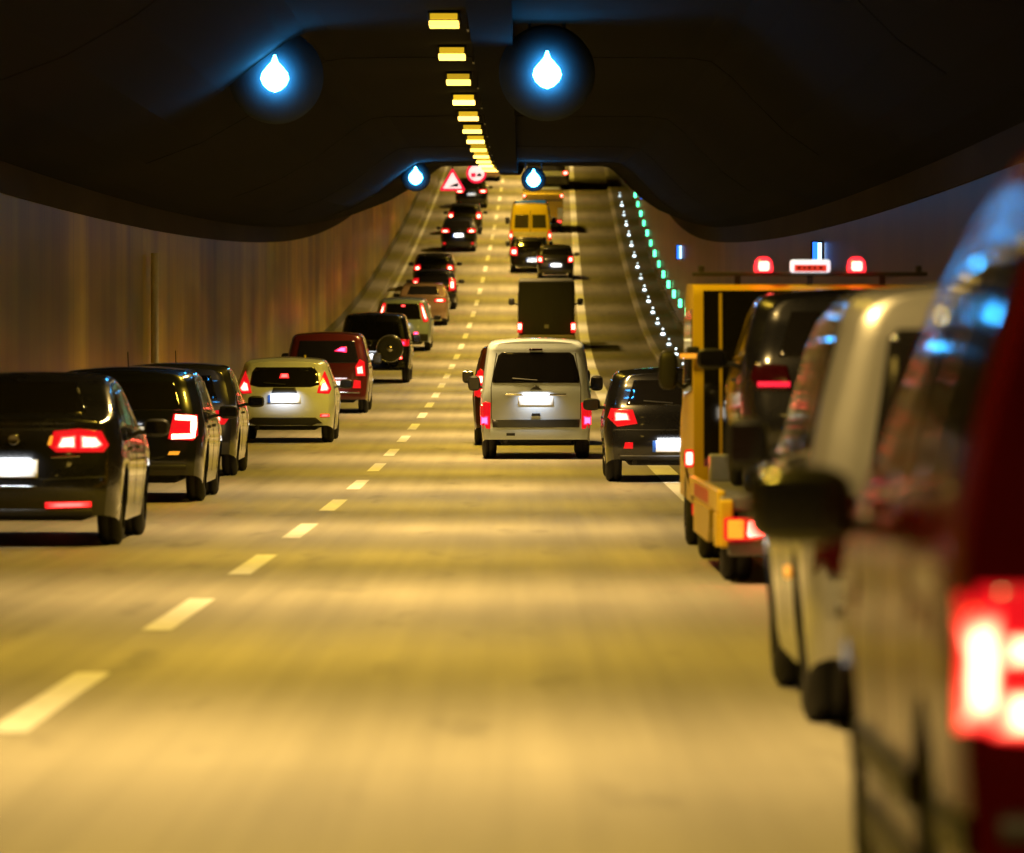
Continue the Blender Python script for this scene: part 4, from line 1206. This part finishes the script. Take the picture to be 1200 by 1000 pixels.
for sd in (-1, 1):
    l = MB().lathe([(2.325, .0), (2.325, .075), (2.36, .08), (2.42, .07), (2.45, .04), (2.455, .0)], 20, 'z', (sd * .385, 7.22, 0)).build("roof_lamp", RLAMP, t, True)
    MB().box((sd * .385, 7.13, 2.375), (.085, .04, .075), .015).build("lamp_core", CORE, l)
sg = MB().box((0, 7.18, 2.375), (.33, .10, .105), .02).build("roof_sign", mat("sign_lit", (.8, .8, .8), .3, noise=.03, emit=(.86, .93, 1.0), estr=1.15), t)
MB().box((0.0, 7.124, 2.358), (.27, .012, .058), .004).build("sign_band", mat("sign_band", (.7, .08, .04), .4, noise=.2, nscale=30, emit=(1.0, .06, .03), estr=.75), sg)
mb = MB()
for k, (w_, x) in enumerate(((.03, -.095), (.022, -.05), (.03, -.01), (.024, .035), (.03, .085))):
    mb.box((x, 7.116, 2.36), (w_, .006, .026))
mb.build("sign_letters", mat("sign_letters", (.35, .01, .01), .5, noise=.2), sg)

# black car carried on the flatbed
v = Vehicle("car", "black car carried on the yellow tow truck's flatbed", RIGHTQ, 39.6, 2.45, spec_hatch(L=4.2, W=1.74, H=1.46, paint_=P_BLACK, lift=.61, wr=.3), "car")
v.rear_window([(-0.60, 0.98), (0.60, 0.98), (0.50, 1.31), (-0.50, 1.31)])
v.taillights([(0.50, 0.74), (0.54, 0.92), (0.76, 0.94), (0.80, 0.84), (0.76, 0.74)], lens=LENSOFF,
             stroke=[[(0.52, 0.785), (0.75, 0.785)]], width=.04, corem=mat('lamp_dim_red', (.4, .01, .03), .2, noise=.1, emit=(1, .012, .05), estr=1.2))
v.plate(0, .7, power=0)
v.wiper(1.0)

# silver van
v = Vehicle("van", "silver van beside the dark red van, its roof edge lit yellow", RIGHTQ, 22.1, 2.06, spec_van(L=4.6, W=1.86, H=1.80, paint_=P_SILVER, tum=.26, corner=.16, wr=.33, axles=(.95, 3.6), tw=.23, cx=.08, rround=.07,
            rear=[(.25, .05), (.4, 0), (.55, 0), (.6, .05), (1.0, .07), (1.65, .2), (1.8, .28)]), "van")
v.rear_window([(-0.66, 1.06), (-.62, 1.02), (.62, 1.02), (0.66, 1.06), (0.58, 1.58), (.54, 1.62), (-.54, 1.62), (-0.58, 1.58)])
v.taillights([(0.72, 0.62), (0.72, 0.95), (0.86, 0.95), (0.88, 0.64)], lens=LENSOFF)
v.bumper_line(.5, .8, DARKP, .06)
v.plate(0, .8, power=0)
for side in ('left',):
    v.patch("side_marker", side, [(1.6, .57), (1.75, .57), (1.75, .62), (1.6, .62)], AMBER, .012)

# dark red van, nearest of all
v = Vehicle("van", "dark red van nearest the camera cut off by the right edge, big red lamp lit", RIGHTQ, 10.9, 1.81, spec_van(L=4.6, W=1.92, H=1.96, paint_=P_RED, tum=.33, corner=.14, mirror_mat=P_BLACK,
            top=[(0, 1.90), (.1, 1.93), (.5, 1.95), (1.5, 1.96), (2.3, 1.86), (2.9, 1.66), (3.6, 1.12), (4.3, .94), (4.54, .8), (4.6, .7)], wr=.34, axles=(1.0, 3.65), tw=.23, cx=.05, rround=.03, shoulder=.02,
            belt=[(0, 1.12), (1.2, 1.10), (3.5, 1.04), (4.6, .9)], mirror_y=2.75, mirror_z=1.10, mirror=(.27, .18, .20),
            side_glass=[[(.35, 1.18), (1.35, 1.16), (1.35, 1.70), (.42, 1.70)], [(1.45, 1.16), (2.25, 1.12), (2.25, 1.65), (1.45, 1.70)], [(2.35, 1.12), (3.2, 1.06), (2.75, 1.46), (2.35, 1.58)]],
            doors=[1.4, 2.5, 3.4], handles=[1.5, 2.62]), "van")
v.rear_window([(-0.72, 1.16), (0.72, 1.16), (0.64, 1.74), (-0.64, 1.74)])
v.taillights([(0.66, 0.68), (0.66, 1.0), (0.90, 1.0), (0.935, 0.98), (0.935, 0.70)], core=[[(.855, .705), (.855, .955), (.915, .955), (.928, .93), (.928, .71)], [(.66, .70), (.66, .79), (.875, .79), (.875, .70)], [(.66, .84), (.66, .90), (.875, .90), (.875, .84)]],
             corem=core_mat("lamp_big_core", (1, .006, .012), (1.0, .30, .15), 12.0, sampling='AUTO'))
v.plate(0, .86, power=0)
v.bumper_line(.52, .86, BLACKP, .06)
for side in ('left', 'right'):
    v.stroke("side_moulding", side, [(0.1, .50), (.58, .50)], .09, BLACKP, .02)
    v.stroke("side_moulding", side, [(1.42, .50), (3.22, .50)], .09, BLACKP, .02)
    v.stroke("sill_trim", side, [(1.42, .30), (3.22, .30)], .12, BLACKP, .012)
v.wiper(1.2)
